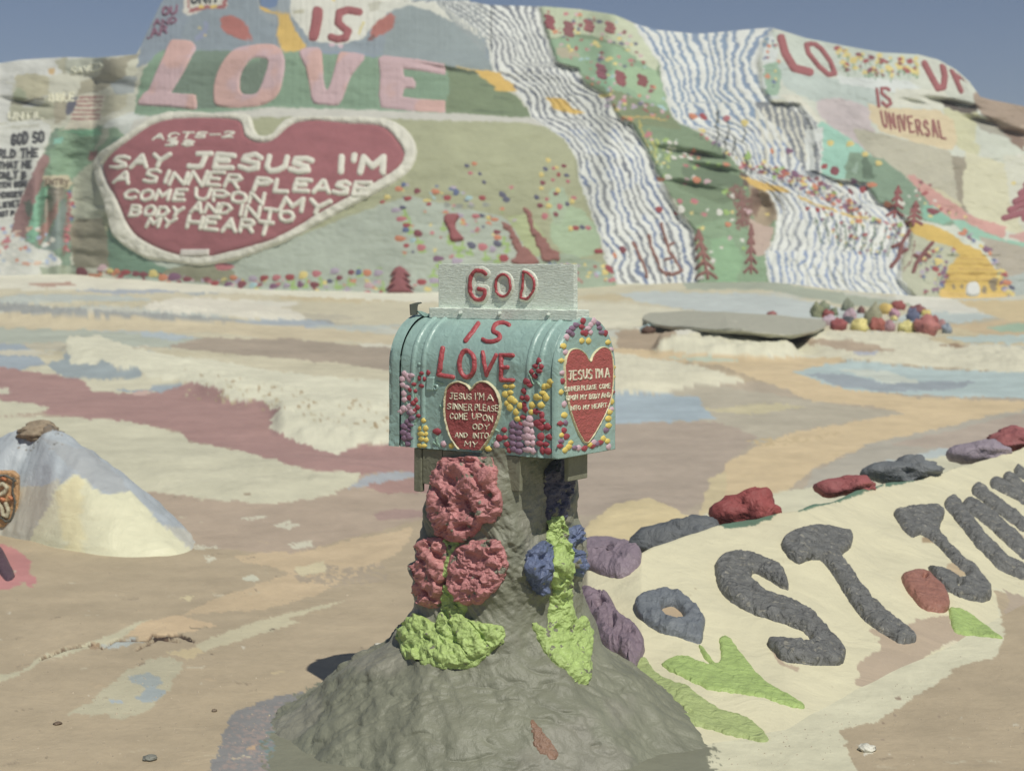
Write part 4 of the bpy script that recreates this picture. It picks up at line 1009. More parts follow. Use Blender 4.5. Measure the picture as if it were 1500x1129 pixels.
# the big heart
HIN = [(253, 175), (300, 173), (345, 176), (356, 185), (359, 199), (368, 206), (378, 209), (392, 209), (404, 203), (414, 194), (432, 181), (467, 177), (513, 182), (547, 183), (568, 191), (583, 208), (593, 227), (583, 247), (560, 262), (533, 277), (505, 292), (473, 310), (440, 330), (403, 350), (368, 361), (333, 370), (307, 376), (280, 377), (252, 371), (228, 362), (210, 352), (196, 341), (184, 322), (175, 300), (168, 285), (158, 268), (151, 247), (154, 238), (164, 226), (180, 213), (198, 200), (222, 184)]
HOUT = [(230, 170), (268, 165), (320, 169), (358, 167), (369, 176), (372, 188), (378, 198), (388, 200), (398, 198), (412, 182), (430, 172), (487, 172), (547, 173), (580, 180), (602, 198), (611, 223), (601, 249), (577, 268), (550, 284), (493, 314), (460, 332), (420, 354), (388, 366), (353, 379), (325, 385), (298, 389), (266, 386), (240, 382), (218, 379), (196, 368), (178, 356), (164, 340), (160, 322), (156, 305), (151, 288), (145, 272), (138, 240), (150, 222), (172, 208), (190, 195)]
hl(HIN, "heart", (162, 88, 96), .07, 6, sm=2, step=2.4, label="huge dark red heart field with white lettering")
hl(HOUT, "heart_border", (216, 213, 200), .10, 3.5, inner=HIN, sm=2, step=1.7, lump=.5, label="thick white rim round the huge heart")
hl([(266, 366), (310, 365), (308, 376), (265, 378)], "plaque", (208, 200, 194), .12, 3, sm=0)
LWH = (222, 218, 206); m_lw = pm('hill', LWH)
class _Lift(Depth):
    def __init__(s, d, dz): s.D = d.D - dz
DHh = _Lift(DH, .09)
def htext(txt, x0, y0, x1, y1, h_, sl=.25, r=2.6, dep=DHh, m=m_lw, H=.05, parent=None, gw=.74):
    for c, ls in word(txt, x0, y0, x1, y1, h_, sl, gw):
        rline("letter", dep, ls, r, H, m, parent or hill, step=1.25, maxjump=3, e=5)
htext("ACTS-2", 224, 205, 346, 201, 8, .5, 1.5); htext("38", 242, 214, 288, 214, 8, .5, 1.6)
htext("SAY", 163, 247, 250, 245, 17, .35, 3.4); htext("JESUS", 276, 245, 462, 252, 20, .3, 4.1); htext("I'M", 492, 252, 572, 253, 22, .12, 4.6)
htext("A", 166, 268, 192, 268, 15, .5, 3.0, gw=.8); htext("SINNER", 210, 267, 356, 275, 18, .4, 2.8); htext("PLEASE", 372, 278, 546, 286, 17, .3, 3.2)
htext("COME", 182, 292, 276, 294, 14, .35, 2.7); htext("UPON", 285, 291, 392, 301, 15, .2, 2.7); htext("MY", 410, 307, 486, 313, 17, .35, 3.1)
htext("BODY", 190, 316, 270, 317, 14, .35, 2.7); htext("AND", 279, 312, 342, 314, 14, .35, 2.5); htext("INTO", 348, 316, 434, 327, 15, .2, 2.7)
htext("MY", 214, 333, 258, 333, 12, .4, 2.5); htext("HEART", 274, 333, 402, 344, 16, .25, 3.0)
# small lettering elsewhere
for t_, x0, y0, x1, y1, hh, r in (("GOD SO", 17, 213, 66, 208, 15, 1.7), ("RLD THE", -2, 232, 58, 230, 12, 1.5), ("THAT HE", -2, 247, 48, 245, 9, 1.2), ("ONLY B", -2, 262, 40, 260, 9, 1.2), ("TEN SON", -2, 276, 40, 273, 8, 1.0), ("HOSOEV", -2, 291, 34, 288, 8, 1.0), ("LIEVET", -2, 305, 30, 302, 8, 1.0), ("NOT P", -2, 318, 22, 316, 7, .9), ("YOU", 226, 25, 262, 20, 12, 1.6), ("AND", 226, 38, 262, 34, 8, 1.1), ("KAR", 208, 60, 248, 47, 11, 1.5), ("UNIT", 280, 6, 324, 3, 14, 1.7)):
    c = (72, 74, 78) if x0 < 100 or y0 < 8 else (130, 84, 110)
    for ch, ls in word(t_.replace('Q', 'O'), x0, y0, x1, y1, hh, .05):
        rline("letter", DH, ls, r, .06, pm('hill', c), hill, step=1.1, maxjump=3, e=4)
for t_, x0, y0, x1, y1, hh, r, c in (("BIBLE", 72, 150, 110, 148, 11, 1.3, (220, 216, 190)), ("UNTIL", 12, 176, 66, 174, 10, 1.3, (214, 212, 190)), ("SAVED", 104, 110, 152, 101, 9, 1.2, (212, 212, 190)), ("ENTRY", 66, 270, 102, 272, 8, 1.1, (128, 112, 92))):
    for ch, ls in word(t_, x0, y0, x1, y1, hh, .05): rline("letter", DH, ls, r, .05, pm('hill', c), hill, step=1.2, maxjump=3, e=4)
m_r2 = pm('hill', (166, 86, 90))
rline("letter", DH, [[(1144, 56), (1150, 78), (1163, 100), (1186, 106)]], 6, .06, m_r2, hill, step=1.4, maxjump=3, e=4)
rline("letter", DH, [[(1192, 64), (1181, 66), (1184, 78), (1200, 98), (1214, 110), (1223, 108), (1216, 90), (1203, 72), (1192, 64)]], 3.6, .06, m_r2, hill, step=1.3, maxjump=3, e=4)
rline("letter", DH, [[(1354, 93), (1363, 110), (1374, 130), (1382, 128), (1384, 112), (1381, 97)]], 4.6, .06, m_r2, hill, step=1.3, maxjump=3, e=4)
rline("letter", DH, [[(1394, 102), (1400, 116), (1408, 134)], [(1394, 102), (1399, 99)], [(1400, 116), (1406, 113)]], 3.6, .05, m_r2, hill, step=1.3, maxjump=3, e=4)
rline("letter", DH, [[(1404, 108), (1412, 116), (1422, 121)]], 2.6, .05, m_r2, hill, step=1.3, maxjump=3, e=4)
for ch, ls in word("IS", 1284, 154, 1312, 158, 26, -.12): rline("letter", DH, ls, 2.3, .04, m_r2, hill, step=1.2, maxjump=3, e=4)
for ch, ls in word("UNIVERSAL", 1294, 187, 1390, 204, 23, -.18, .6): rline("letter", DH, ls, 1.5, .04, pm('hill', (158, 92, 88)), hill, step=1.1, maxjump=3, e=4)
hl([(1415, 430), (1415, 420), (1420, 414), (1428, 413), (1434, 419), (1435, 430), (1430, 434), (1420, 434)], "plaque", (216, 216, 214), .08, 2, label="small white arch panel at the foot of the yellow steps")

# fir trees in red brown relief
def fir(x, y, w_, h_, c, tiers=4, lean=0.0, lab=None):
    L_ = [[(x, y), (x + lean, y - h_)]]
    for k in range(tiers):
        f = (k + .35) / tiers; yy = y - h_ * (1 - f); ww = w_ * (.25 + .75 * f); cx = x + lean * (1 - f)
        L_ += [[(cx, yy - 2), (cx - ww, yy + h_ * .12)], [(cx, yy - 2), (cx + ww, yy + h_ * .12)]]
    o = rline("fir_tree_relief", DH, L_, max(1.8, w_ * .13), .06, pm('hill', c), hill, step=1.3, maxjump=3, e=4, rag=1.0)
    if o and lab: o['label'] = lab
hl([(586, 390), (593, 394), (602, 405), (593, 404), (603, 414), (592, 410), (608, 424), (594, 419), (608, 430), (566, 430), (578, 420), (563, 426), (579, 410), (570, 413), (580, 402), (571, 404), (579, 393)], "fir_tree_relief", (150, 76, 82), .12, 3, sm=1, label="dark red fir shape behind the mailbox sign")
BR = (150, 92, 84)
hl([(768, 304), (776, 312), (782, 330), (792, 342), (800, 356), (808, 366), (818, 374), (816, 380), (796, 382), (790, 366), (780, 344), (772, 324)], "fir_tree_relief", BR, .05, 2, rag=5)
hl([(734, 321), (744, 330), (756, 342), (764, 356), (776, 370), (790, 386), (750, 386), (746, 380), (756, 376), (752, 356), (744, 340)], "fir_tree_relief", BR, .05, 2, rag=5)
hl([(651, 316), (668, 313), (673, 318), (667, 326), (668, 336), (674, 344), (679, 352), (661, 353), (657, 338), (652, 327)], "flower_relief", (156, 76, 80), .1, 3, rag=1)
fir(1037, 408, 16, 70, (146, 92, 82), 5, -14); fir(1100, 400, 10, 70, (140, 88, 82), 5, 0); fir(1310, 318, 14, 44, (150, 74, 76), 4, 6); fir(1338, 330, 13, 34, (150, 80, 80), 4, 4)
fir(1088, 330, 10, 50, (136, 92, 84), 4, -4); fir(1500, 320, 34, 60, (160, 84, 98), 5, 14)
for L_ in ([(968, 328), (974, 345), (978, 362), (988, 380), (1000, 396)], [(950, 344), (956, 366), (966, 392), (976, 404)], [(928, 354), (938, 376), (948, 405)], [(1000, 396), (985, 402), (970, 398)], [(978, 362), (986, 356)], [(986, 378), (974, 380)]):
    rline("branch_relief", DH, [L_], 1.9, .05, pm('hill', (146, 98, 88)), hill, step=1.1, maxjump=3, e=4, rag=2.5)
for L_ in ([(1332, 338), (1322, 356), (1316, 378), (1306, 390)], [(1322, 356), (1308, 362)], [(1318, 372), (1328, 366)], [(1366, 356), (1354, 370), (1342, 386), (1338, 398)], [(1354, 370), (1362, 376)], [(1348, 378), (1340, 374)]):
    rline("branch_relief", DH, [L_], 2.8, .06, pm('hill', (134, 74, 72)), hill, step=1.3, maxjump=3, e=4, rag=1.2)
for (x, y, n_, c_) in ((832, 34, 4, (140, 78, 82)), (804, 24, 4, (150, 70, 78)), (880, 96, 4, (150, 80, 100)), (908, 106, 4, (146, 72, 80)), (940, 112, 3, (140, 70, 72)), (862, 32, 3, (160, 90, 92)), (893, 34, 3, (160, 90, 92))):
    for k in range(n_): HC_ = rline("flower_relief", DH, [[(x - 4 + (k % 2) * 2, y + k * 5), (x + 4 + (k % 2) * 2, y + k * 5 + 3)]], 3.2, .04, pm('hill', c_), hill, step=1.4, maxjump=3, e=4, rag=1)

# flower heads big enough to stand out: one little dome each
HM = {}
def head(col, lobes=5):
    k = (col, lobes)
    if k not in HM: HM[k] = dome_mesh("flower", pm('hill', FC[col]), 8, 1, lobes, .5)
    return HM[k]
def flower(x, y, rx, ry, col, lob=5): inst("flower", head(col, lob), DH, x, y, rx * 1.08, ry * 1.08, .04, hill, random.uniform(0, 1), 4)
row = [(119, 399, 9, 8, 'maroon'), (150, 392, 7, 6, 'pink'), (137, 404, 8, 4, 'orange'), (161, 397, 5, 4, 'yellow'), (171, 398, 5, 5, 'orange'), (184, 399, 8, 5, 'red'), (199, 401, 6, 5, 'maroon'), (210, 402, 6, 5, 'maroon'), (224, 401, 7, 6, 'yellow'), (239, 407, 7, 6, 'orange'), (254, 406, 9, 7, 'purple'), (274, 409, 7, 5, 'maroon'), (328, 391, 15, 7, 'rose'), (315, 415, 6, 5, 'red'), (334, 416, 6, 4, 'purple'), (342, 407, 6, 4, 'orange'), (354, 416, 7, 6, 'maroon'), (370, 408, 7, 5, 'lilac'), (371, 417, 6, 5, 'sky'), (387, 407, 7, 5, 'red'), (405, 407, 6, 5, 'rose'), (401, 419, 7, 5, 'purple'), (424, 406, 7, 5, 'red'), (420, 418, 5, 4, 'lilac'), (444, 403, 7, 6, 'yellow'), (440, 417, 5, 6, 'purple'), (464, 401, 7, 6, 'rose'), (460, 417, 7, 5, 'maroon'), (483, 412, 5, 4, 'navy'), (490, 397, 7, 5, 'lilac'), (497, 407, 5, 4, 'maroon'), (514, 399, 5, 5, 'maroon'), (525, 399, 5, 5, 'blue'), (538, 400, 7, 5, 'orange'), (554, 400, 7, 6, 'lilac'), (540, 418, 7, 5, 'pink'),
       (617, 413, 7, 5, 'red'), (636, 411, 8, 5, 'lilac'), (560, 296, 4, 3, 'red'), (567, 289, 5, 4, 'yellow'), (584, 277, 6, 4, 'orange'), (591, 271, 4, 4, 'blue'), (597, 291, 6, 4, 'red'), (611, 280, 5, 5, 'maroon'), (625, 294, 7, 3, 'yellow'), (638, 281, 6, 4, 'orange'), (628, 299, 4, 3, 'red'), (655, 290, 6, 5, 'red'), (668, 282, 5, 5, 'blue'), (687, 290, 6, 4, 'sky'), (706, 290, 5, 4, 'red'), (736, 285, 5, 5, 'navy'), (742, 292, 5, 5, 'navy'), (684, 243, 4, 3, 'navy'), (695, 240, 4, 3, 'orange'), (689, 254, 4, 3, 'rose'), (703, 255, 3, 3, 'navy'), (709, 267, 3, 3, 'navy'), (590, 304, 5, 3, 'navy'), (580, 308, 7, 4, 'lilac'), (588, 321, 8, 5, 'rose'), (595, 330, 6, 4, 'red'), (594, 337, 6, 4, 'blue'), (612, 342, 7, 6, 'maroon'), (586, 350, 8, 5, 'orange'), (595, 360, 5, 4, 'red'), (617, 363, 7, 6, 'rose'), (605, 352, 5, 4, 'sky'), (673, 316, 7, 4, 'lilac'), (697, 317, 6, 4, 'rose'), (706, 316, 4, 3, 'navy'), (715, 319, 4, 4, 'yellow'), (725, 322, 6, 3, 'orange'), (728, 340, 6, 4, 'maroon'), (729, 348, 6, 4, 'orange'), (729, 357, 6, 5, 'navy'), (691, 360, 7, 6, 'navy'), (707, 362, 7, 6, 'rose'), (722, 365, 5, 5, 'lilac'), (738, 378, 7, 6, 'red'), (641, 379, 8, 5, 'purple'), (670, 382, 9, 5, 'lilac'),
       (803, 235, 4, 4, 'yellow'), (799, 248, 4, 4, 'navy'), (793, 256, 4, 4, 'yellow'), (811, 247, 3, 3, 'rose'), (818, 256, 3, 4, 'red'), (810, 264, 3, 3, 'rose'), (826, 243, 4, 3, 'maroon'), (815, 246, 4, 3, 'yellow'), (830, 257, 4, 3, 'navy'), (795, 268, 4, 4, 'maroon'), (832, 266, 3, 3, 'rose'), (817, 279, 4, 4, 'yellow'), (814, 284, 4, 3, 'maroon'), (793, 276, 4, 3, 'yellow'), (786, 289, 4, 4, 'navy'), (791, 301, 5, 4, 'maroon'), (804, 302, 5, 4, 'yellow'), (801, 292, 3, 3, 'rose'), (820, 303, 4, 5, 'rose'), (814, 314, 4, 4, 'maroon'), (798, 317, 5, 6, 'rose'), (838, 295, 4, 4, 'yellow'), (841, 290, 4, 3, 'rose'), (831, 299, 3, 4, 'navy'), (836, 335, 4, 4, 'yellow'), (843, 334, 5, 4, 'red'), (853, 333, 4, 4, 'navy'), (862, 334, 4, 4, 'rose'), (877, 368, 6, 4, 'red'), (893, 394, 5, 8, 'red'), (901, 375, 6, 5, 'orange'), (886, 399, 5, 5, 'yellow'), (912, 366, 5, 6, 'maroon'), (965, 307, 5, 5, 'red'), (990, 313, 4, 4, 'red'), (998, 307, 5, 6, 'white'), (1026, 407, 5, 4, 'white'),
       (1016, 171, 6, 5, 'orange'), (1030, 171, 6, 6, 'red'), (1027, 190, 6, 6, 'yellow'), (1090, 181, 6, 6, 'yellow'), (1064, 174, 5, 5, 'rose'), (1095, 228, 5, 6, 'lime'), (1131, 222, 5, 5, 'orange'), (1156, 222, 5, 5, 'purple'), (1147, 254, 5, 7, 'red'), (1165, 256, 5, 6, 'purple'), (1222, 250, 7, 8, 'maroon'), (1207, 244, 6, 5, 'red'), (1216, 210, 6, 6, 'yellow'), (1245, 211, 6, 5, 'yellow'), (1193, 273, 6, 6, 'orange'), (1264, 278, 6, 6, 'red'), (1245, 280, 6, 7, 'maroon'), (1250, 266, 5, 4, 'purple'), (1277, 271, 7, 4, 'orange'), (1267, 226, 5, 4, 'yellow'), (1287, 239, 5, 4, 'yellow'), (1231, 270, 4, 9, 'yellow'), (1228, 294, 6, 5, 'rose'), (1198, 308, 5, 6, 'red'), (1258, 324, 5, 5, 'orange'), (1300, 300, 6, 5, 'orange'), (1320, 298, 7, 5, 'white'), (1367, 310, 9, 6, 'maroon'), (1376, 384, 7, 7, 'yellow'), (1370, 394, 5, 5, 'red'), (1409, 342, 7, 5, 'orange'), (1437, 361, 4, 4, 'yellow'), (1444, 367, 4, 4, 'purple'), (1468, 397, 5, 4, 'yellow'), (1472, 403, 4, 4, 'red'), (1475, 414, 6, 4, 'orange'), (1478, 428, 5, 4, 'yellow'), (1482, 421, 4, 4, 'navy'), (1178, 270, 5, 4, 'yellow'), (1183, 306, 4, 4, 'red'),
       (981, 209, 4, 3, 'white'), (990, 210, 3, 3, 'white'), (980, 216, 4, 3, 'white'), (988, 218, 3, 3, 'white'), (979, 223, 3, 3, 'white'), (987, 231, 4, 4, 'white'), (998, 230, 4, 3, 'white'), (1004, 226, 3, 3, 'white'), (1011, 232, 4, 4, 'white'), (1023, 228, 4, 3, 'pink'), (1016, 221, 4, 4, 'orange'), (1022, 243, 4, 3, 'rose'), (1005, 243, 4, 3, 'rose'), (979, 260, 6, 4, 'white'), (967, 263, 6, 5, 'orange'), (1021, 264, 6, 5, 'orange'), (1036, 266, 6, 4, 'pink'), (996, 295, 4, 4, 'rose'), (1018, 295, 5, 5, 'rose'), (1054, 311, 5, 5, 'white'), (1064, 311, 5, 4, 'lime'), (1067, 329, 5, 4, 'orange')]
for r_ in row: flower(*r_)

# pebbles and small rocks that edge the painted crest and the gully foot
# ================================================================== THE BERM WITH THE BLACK LETTERS
_ru = np.array([780, 860, 940, 1060, 1170, 1290, 1380, 1500, 1640, 1800.])
_rv = np.array([812, 806, 796, 757, 741, 702, 678, 648, 618, 590.])
_rh = np.array([.04, .26, .30, .32, .33, .34, .35, .36, .36, .30])
_fu = np.array([780, 860, 1000, 1150, 1240, 1400, 1500, 1640, 1800.])
_fY = np.array([5.3, 4.9, 4.5, 4.7, 5.1, 5.8, 6.5, 7.6, 9.0])
def berm_h(u, Y):
    hr = np.interp(u, _ru, _rh); rv = np.interp(u, _ru, _rv)
    Yrd = (CZ - hr - .02) * F / (rv - HY)
    Yrd = Yrd + .05 * fbm(u / 60, u / 140, 401, 2)
    yf = np.interp(u, _fu, _fY)
    t = np.clip((Y - yf) / (Yrd - yf), 0, 1)
    fr = hr * (t ** 1.15)
    bk = hr * (1 - sst(Y, Yrd, Yrd + .55) * 1.2)
    hb = np.where(Y < Yrd, fr, bk)
    X = (u - CX) / F * Y
    hb = hb + .012 * fbm(X * 4, Y * 4, 403, 4) * sst(hb, 0, .06) + .02 * fbm(X * 1.4, Y * 1.4, 404, 3) * sst(hb, 0, .1)
    hb = hb - .012 + .0
    hb = np.where(Y < yf, -.02 - .05 * (yf - Y), hb)
    return hb * sst(u, 770, 850) - .03 * (1 - sst(u, 770, 850))
FG = Canvas((0, 0, 0)); FG.a = GC.a.copy(); FG.seed = 900
f_ = FG.fill
BCR = (215, 207, 174)
f_([(820, 1200), (850, 780), (940, 780), (1060, 740), (1180, 722), (1300, 684), (1400, 660), (1500, 632), (1800, 560), (1800, 1000), (1500, 882), (1478, 868), (1455, 858), (1464, 900), (1473, 933), (1459, 961), (1403, 975), (1380, 998), (1337, 1022), (1286, 1055), (1230, 1069), (1239, 1097), (1262, 1140), (1290, 1300)], BCR, 4, 0, 12)
f_([(1272, 922), (1288, 936), (1290, 950), (1262, 968), (1253, 978), (1262, 990), (1250, 996), (1255, 1003), (1272, 1012), (1280, 1000), (1310, 990), (1342, 972), (1366, 955), (1389, 942), (1420, 946), (1430, 930), (1394, 912), (1400, 900), (1345, 906), (1330, 915)], MTAN, 5, 0, 9)
f_([(1240, 1086), (1300, 1064), (1420, 985), (1470, 950), (1460, 930), (1478, 880), (1470, 862), (1560, 900), (1800, 980), (1800, 1300), (1262, 1300)], (178, 160, 140), 5, 0, 9)
f_([(1462, 935), (1478, 930), (1462, 948)], BCR, 3); f_([(1380, 945), (1430, 930), (1462, 940), (1440, 965), (1400, 972)], (216, 206, 178), 6, 0, 7, .75)
f_([(1126, 946), (1150, 972), (1172, 976), (1168, 984), (1140, 972)], MTAN, 2); f_([(1440, 722), (1500, 765), (1500, 790)], MTAN, 2, 0, 5, .5)
f_([(1350, 786), (1372, 784), (1370, 796), (1350, 794)], (170, 146, 112), 2)
f_([(1388, 826), (1400, 822), (1418, 840), (1408, 846), (1384, 838)], (196, 172, 136), 1.5)
GRIM = (90, 124, 102)
f_([(960, 885), (985, 880), (1010, 895), (1012, 915), (990, 920), (965, 908)], (184, 160, 130), 1)
for L_ in ([(1062, 770), (1100, 766), (1128, 755), (1144, 740)], [(1172, 744), (1230, 730), (1290, 708)], [(1300, 708), (1350, 698)], [(1392, 682), (1434, 668)]): FG.line(L_, 9, GRIM, 3)
f_([(1050, 752), (1140, 726), (1136, 742), (1112, 762), (1064, 772), (1046, 768)], GRIM, 2)
f_([(1166, 736), (1200, 722), (1240, 716), (1290, 694), (1290, 704), (1250, 722), (1200, 732), (1174, 742)], GRIM, 2)
f_([(1290, 700), (1320, 688), (1346, 686), (1344, 696), (1310, 702), (1296, 704)], GRIM, 2); f_([(1376, 674), (1410, 662), (1432, 654), (1420, 668), (1384, 678)], GRIM, 2)
for k in range(26):
    x = random.uniform(1180, 1440); y = 1110 - (x - 1180) * .52 + random.uniform(-34, 20)
    f_([(x - 22, y + 6), (x, y - 6), (x + 26, y - 8), (x + 10, y + 8)], random.choice([BCR, (216, 208, 178), MTAN]), 6, 0, 6, .6)
for k in range(60): FG.dot(random.uniform(900, 1500), random.uniform(780, 1120), random.uniform(.6, 2), random.uniform(.4, 1), random.choice([(190, 176, 140), (232, 226, 200), (176, 160, 128)]))
bu = np.arange(776, 1790, 1.6); bY = np.concatenate([np.arange(3.9, 10.6, .0135), [10.8]])
BU, BY = np.meshgrid(bu, bY)
BH = berm_h(BU, BY); BZ = Gz(BU, BY) + BH
BV = HY + (CZ - BZ) * F / BY
brun = np.minimum.accumulate(BV, 0)
bcol = FG.sample(BU, brun)
okc = BH > -.02
keep = okc[:-1, :-1] | okc[:-1, 1:] | okc[1:, 1:] | okc[1:, :-1]
BVt = np.stack([(BU - CX) / F * BY, BY, BZ], -1).reshape(-1, 3)
Vv, Ff, Cc = compact(BVt, grid_faces(len(bY), len(bu), keep), bcol.reshape(-1, 3))
m_berm = mat("berm_paint", rough=0.5, attr=True, bump=0.5, bscale=55, var=0.05, vscale=5, bump2=0.5, b2scale=5, dist=0.004, spec=0.35)
berm = mesh_obj("adobe_berm", Vv, Ff[:, ::-1], m_berm, cols=Cc)
tag(berm, "low sloping cream painted adobe bank carrying fat black raised letters", "adobe bank")
Db = Dg.copy()
for iu in range(int(780 - U0), int(1500 - U0)):
    u = U0 + iu; j = int((u - bu[0]) / 1.6); j = min(max(j, 0), len(bu) - 2)
    gg = np.maximum(BZ[:, j], Gz(np.full(len(bY), bu[j]), bY))
    Vc = HY + (CZ - gg) * F / bY; rm = np.minimum.accumulate(Vc); kp = np.concatenate([[True], Vc[1:] < rm[:-1]])
    d = np.interp(vq, Vc[kp][::-1], bY[kp][::-1]); lo = Vc[kp].min(); sel = (vq > lo) & (vq < Vc[0])
    Db[sel, iu] = d[sel]
# lightly even out the measured depth so the pieces sit flat
DB = Depth(Db)
BLK = (104, 106, 110)
m_blk = mat("black_clay_paint", lin((112, 112, 112)), 0.6, 1.0, 90, 0.3, 26, col2=lin((146, 142, 132)), mixs=42, ramp=(.62, .66), bump2=0.8, b2scale=22, dist=0.006, spec=0.35)
def bl(poly, lab=None, name="letter", m=None, H=.03, w=7, **k):
    o = rpoly(name, DB, poly, H, w, m or m_blk, berm, sm=k.pop('sm', 3), step=k.pop('step', 1.3), lump=k.pop('lump', .32), lsc=k.pop('lsc', 9), e=8, rag=k.pop('rag', 1.6), maxjump=.5, grow=k.pop('grow', -2.2), **k)
    if o and lab: o['label'] = lab
    return o
bl([(1044, 832), (1053, 817), (1075, 810), (1105, 813), (1132, 824), (1150, 838), (1157, 866), (1138, 860), (1120, 849), (1104, 842), (1106, 854), (1128, 869), (1160, 880), (1187, 897), (1212, 921), (1237, 950), (1240, 966), (1230, 976), (1190, 976), (1150, 971), (1132, 958), (1122, 944), (1132, 937), (1162, 940), (1183, 941), (1176, 927), (1148, 916), (1104, 902), (1070, 884), (1050, 860)], "fat black letter S on the cream bank")
bl([(1142, 798), (1158, 781), (1192, 770), (1232, 774), (1250, 785), (1248, 803), (1234, 815), (1240, 826), (1262, 856), (1290, 889), (1332, 922), (1345, 936), (1336, 944), (1314, 943), (1264, 910), (1236, 872), (1206, 826), (1190, 822), (1170, 828), (1154, 818)], "fat black letter T with a long stem")
bl([(1306, 750), (1328, 743), (1362, 739), (1382, 745), (1386, 756), (1380, 768), (1378, 778), (1388, 792), (1406, 812), (1428, 830), (1446, 852), (1454, 868), (1450, 881), (1426, 883), (1399, 873), (1374, 860), (1362, 842), (1357, 828), (1368, 831), (1384, 834), (1404, 846), (1412, 842), (1398, 828), (1378, 808), (1362, 794), (1348, 786), (1334, 788), (1316, 770)], "fat black letter J hooked at its foot", pits=((1404, 858, 5, 1.3),))
def bs(lines, r, lab=None, H=.03): 
    o = rline("letter", DB, lines, r, H, m_blk, berm, step=1.4, lump=.3, lsc=9, e=8, rag=1.6, maxjump=.5)
    if o and lab: o['label'] = lab
bs([[(1394, 738), (1412, 760), (1440, 796), (1470, 826), (1505, 840), (1540, 842), (1560, 832)], [(1420, 740), (1440, 752), (1470, 778), (1500, 806), (1545, 838)]], 10.5, "fat black letter U beside the J")
bs([[(1432, 718), (1470, 748), (1530, 790)], [(1458, 708), (1490, 722), (1540, 760)]], 8.5, "narrow black letter strokes at the photo's right edge")
bs([[(1476, 700), (1520, 728), (1560, 750)], [(1492, 690), (1540, 712)]], 7)
m_pur, m_pur2 = pm('clay', (138, 120, 136)), pm('clay', (132, 112, 128))
bl([(850, 800), (862, 790), (880, 787), (905, 791), (928, 799), (942, 808), (940, 826), (925, 843), (905, 850), (882, 845), (862, 836), (846, 826)], "dusty purple clay flower highest beside the pedestal", "flower_relief", m_pur, .045, 14, pits=((893, 817, 6, .4),))
bl([(852, 878), (862, 868), (882, 870), (900, 882), (908, 898), (925, 914), (940, 928), (946, 948), (940, 972), (930, 989), (916, 984), (905, 970), (888, 966), (876, 948), (868, 925), (858, 905)], "long purple clay flower with a dark hole above a green leaf", "flower_relief", m_pur2, .05, 14, pits=((882, 898, 7, 1.2), (900, 930, 9, .4)), lump=.5)
bl([(928, 890), (936, 874), (955, 866), (980, 865), (1004, 876), (1022, 892), (1034, 908), (1033, 925), (1028, 945), (1010, 941), (990, 934), (966, 928), (944, 915), (932, 903)], "slate blue ring shaped clay flower with a tan centre", "flower_relief", pm('clay', (112, 118, 128)), .035, 9, inner=[(968, 894), (982, 888), (994, 893), (1001, 905), (996, 912), (982, 909), (972, 902)])
bl([(1317, 846), (1330, 838), (1354, 836), (1370, 848), (1389, 868), (1392, 892), (1376, 899), (1350, 894), (1332, 874)], "rust red clay patch under the hook of the J", "flower_relief", pm('clay', (160, 104, 88)), .03, 9, lump=.2, pits=((1353, 850, 4, .9),))
m_leaf = pm('clay', (160, 186, 96))
LF = dict(grow=0, H=.008, w=4, lump=.3, rag=2.2)
bl([(1024, 945), (1034, 952), (1048, 970), (1057, 962), (1054, 940), (1058, 932), (1068, 935), (1085, 955), (1104, 980), (1130, 1004), (1174, 1028), (1172, 1038), (1140, 1029), (1110, 1020), (1068, 1014), (1036, 1008), (1005, 994), (970, 976), (976, 966), (1000, 960), (1022, 968), (1040, 972), (1030, 960)], "forked light green leaf under the slate ring flower", "leaf", m_leaf, **LF)
bl([(928, 972), (938, 964), (947, 966), (956, 980), (976, 994), (1004, 1004), (1040, 1030), (1060, 1041), (1090, 1050), (1110, 1064), (1127, 1084), (1116, 1087), (1095, 1082), (1060, 1074), (1020, 1063), (985, 1054), (950, 1046), (954, 1037), (980, 1040), (1012, 1046), (990, 1032), (966, 1014), (946, 1000), (932, 986)], "long light green leaf pointing down to the right", "leaf", pm('clay', (164, 180, 108)), **LF)
bl([(1390, 892), (1402, 890), (1416, 895), (1434, 908), (1450, 920), (1470, 936), (1446, 932), (1420, 930), (1398, 924)], None, "leaf", m_leaf, **LF)

def gpt(u, v, D=None):
    d = float((D or DG).at(u, v)); return Vector(((u - CX) / F * d, d, CZ + (HY - v) / F * d))
def rock(u, vb, w_px, h_px, c, label, cat="rock", group=None, Y=None, seed=1, amp=.28, lobes=(), rz=.4, n=44, sink=.40, asp=1.0, D=None, m=None):
    if Y is None: Y = float((D or DG).at(u, vb))
    s = Y / F
    base = CZ + (HY - vb) * s
    rx, rz_ = w_px * s / 2, h_px * s / (2 - 2 * sink * .9)
    o = lump("painted_rock", ((u - CX) * s, Y + rx * .3, base + rz_ * (1 - 2 * sink) ), (rx, rx * asp, rz_), m or pm('rock', c), amp=amp, seed=seed, n=n, rotz=rz, lobes=lobes)
    return tag(o, label, cat, group)
GR = "painted rocks along the crest of the bank"
def crestY(u): 
    hr = np.interp(u, _ru, _rh); rv = np.interp(u, _ru, _rv); return float((CZ - hr) * F / (rv - HY)) + .03
rock(1018, 802, 92, 44, (100, 104, 110), "dark grey rock nearest the pedestal on the bank's crest", "rock", GR, crestY(1016), 3, .3, ((-1, 0, -.1, 1.1, .6),), 0.1)
rock(1108, 756, 66, 40, (156, 70, 70), "bright red peaked rock on the bank above the letter T", "rock", GR, crestY(1104), 5, .3, ((-1, 0, -.15, 1.0, .6), (.2, 0, 1, .2, .7)), 0.0)
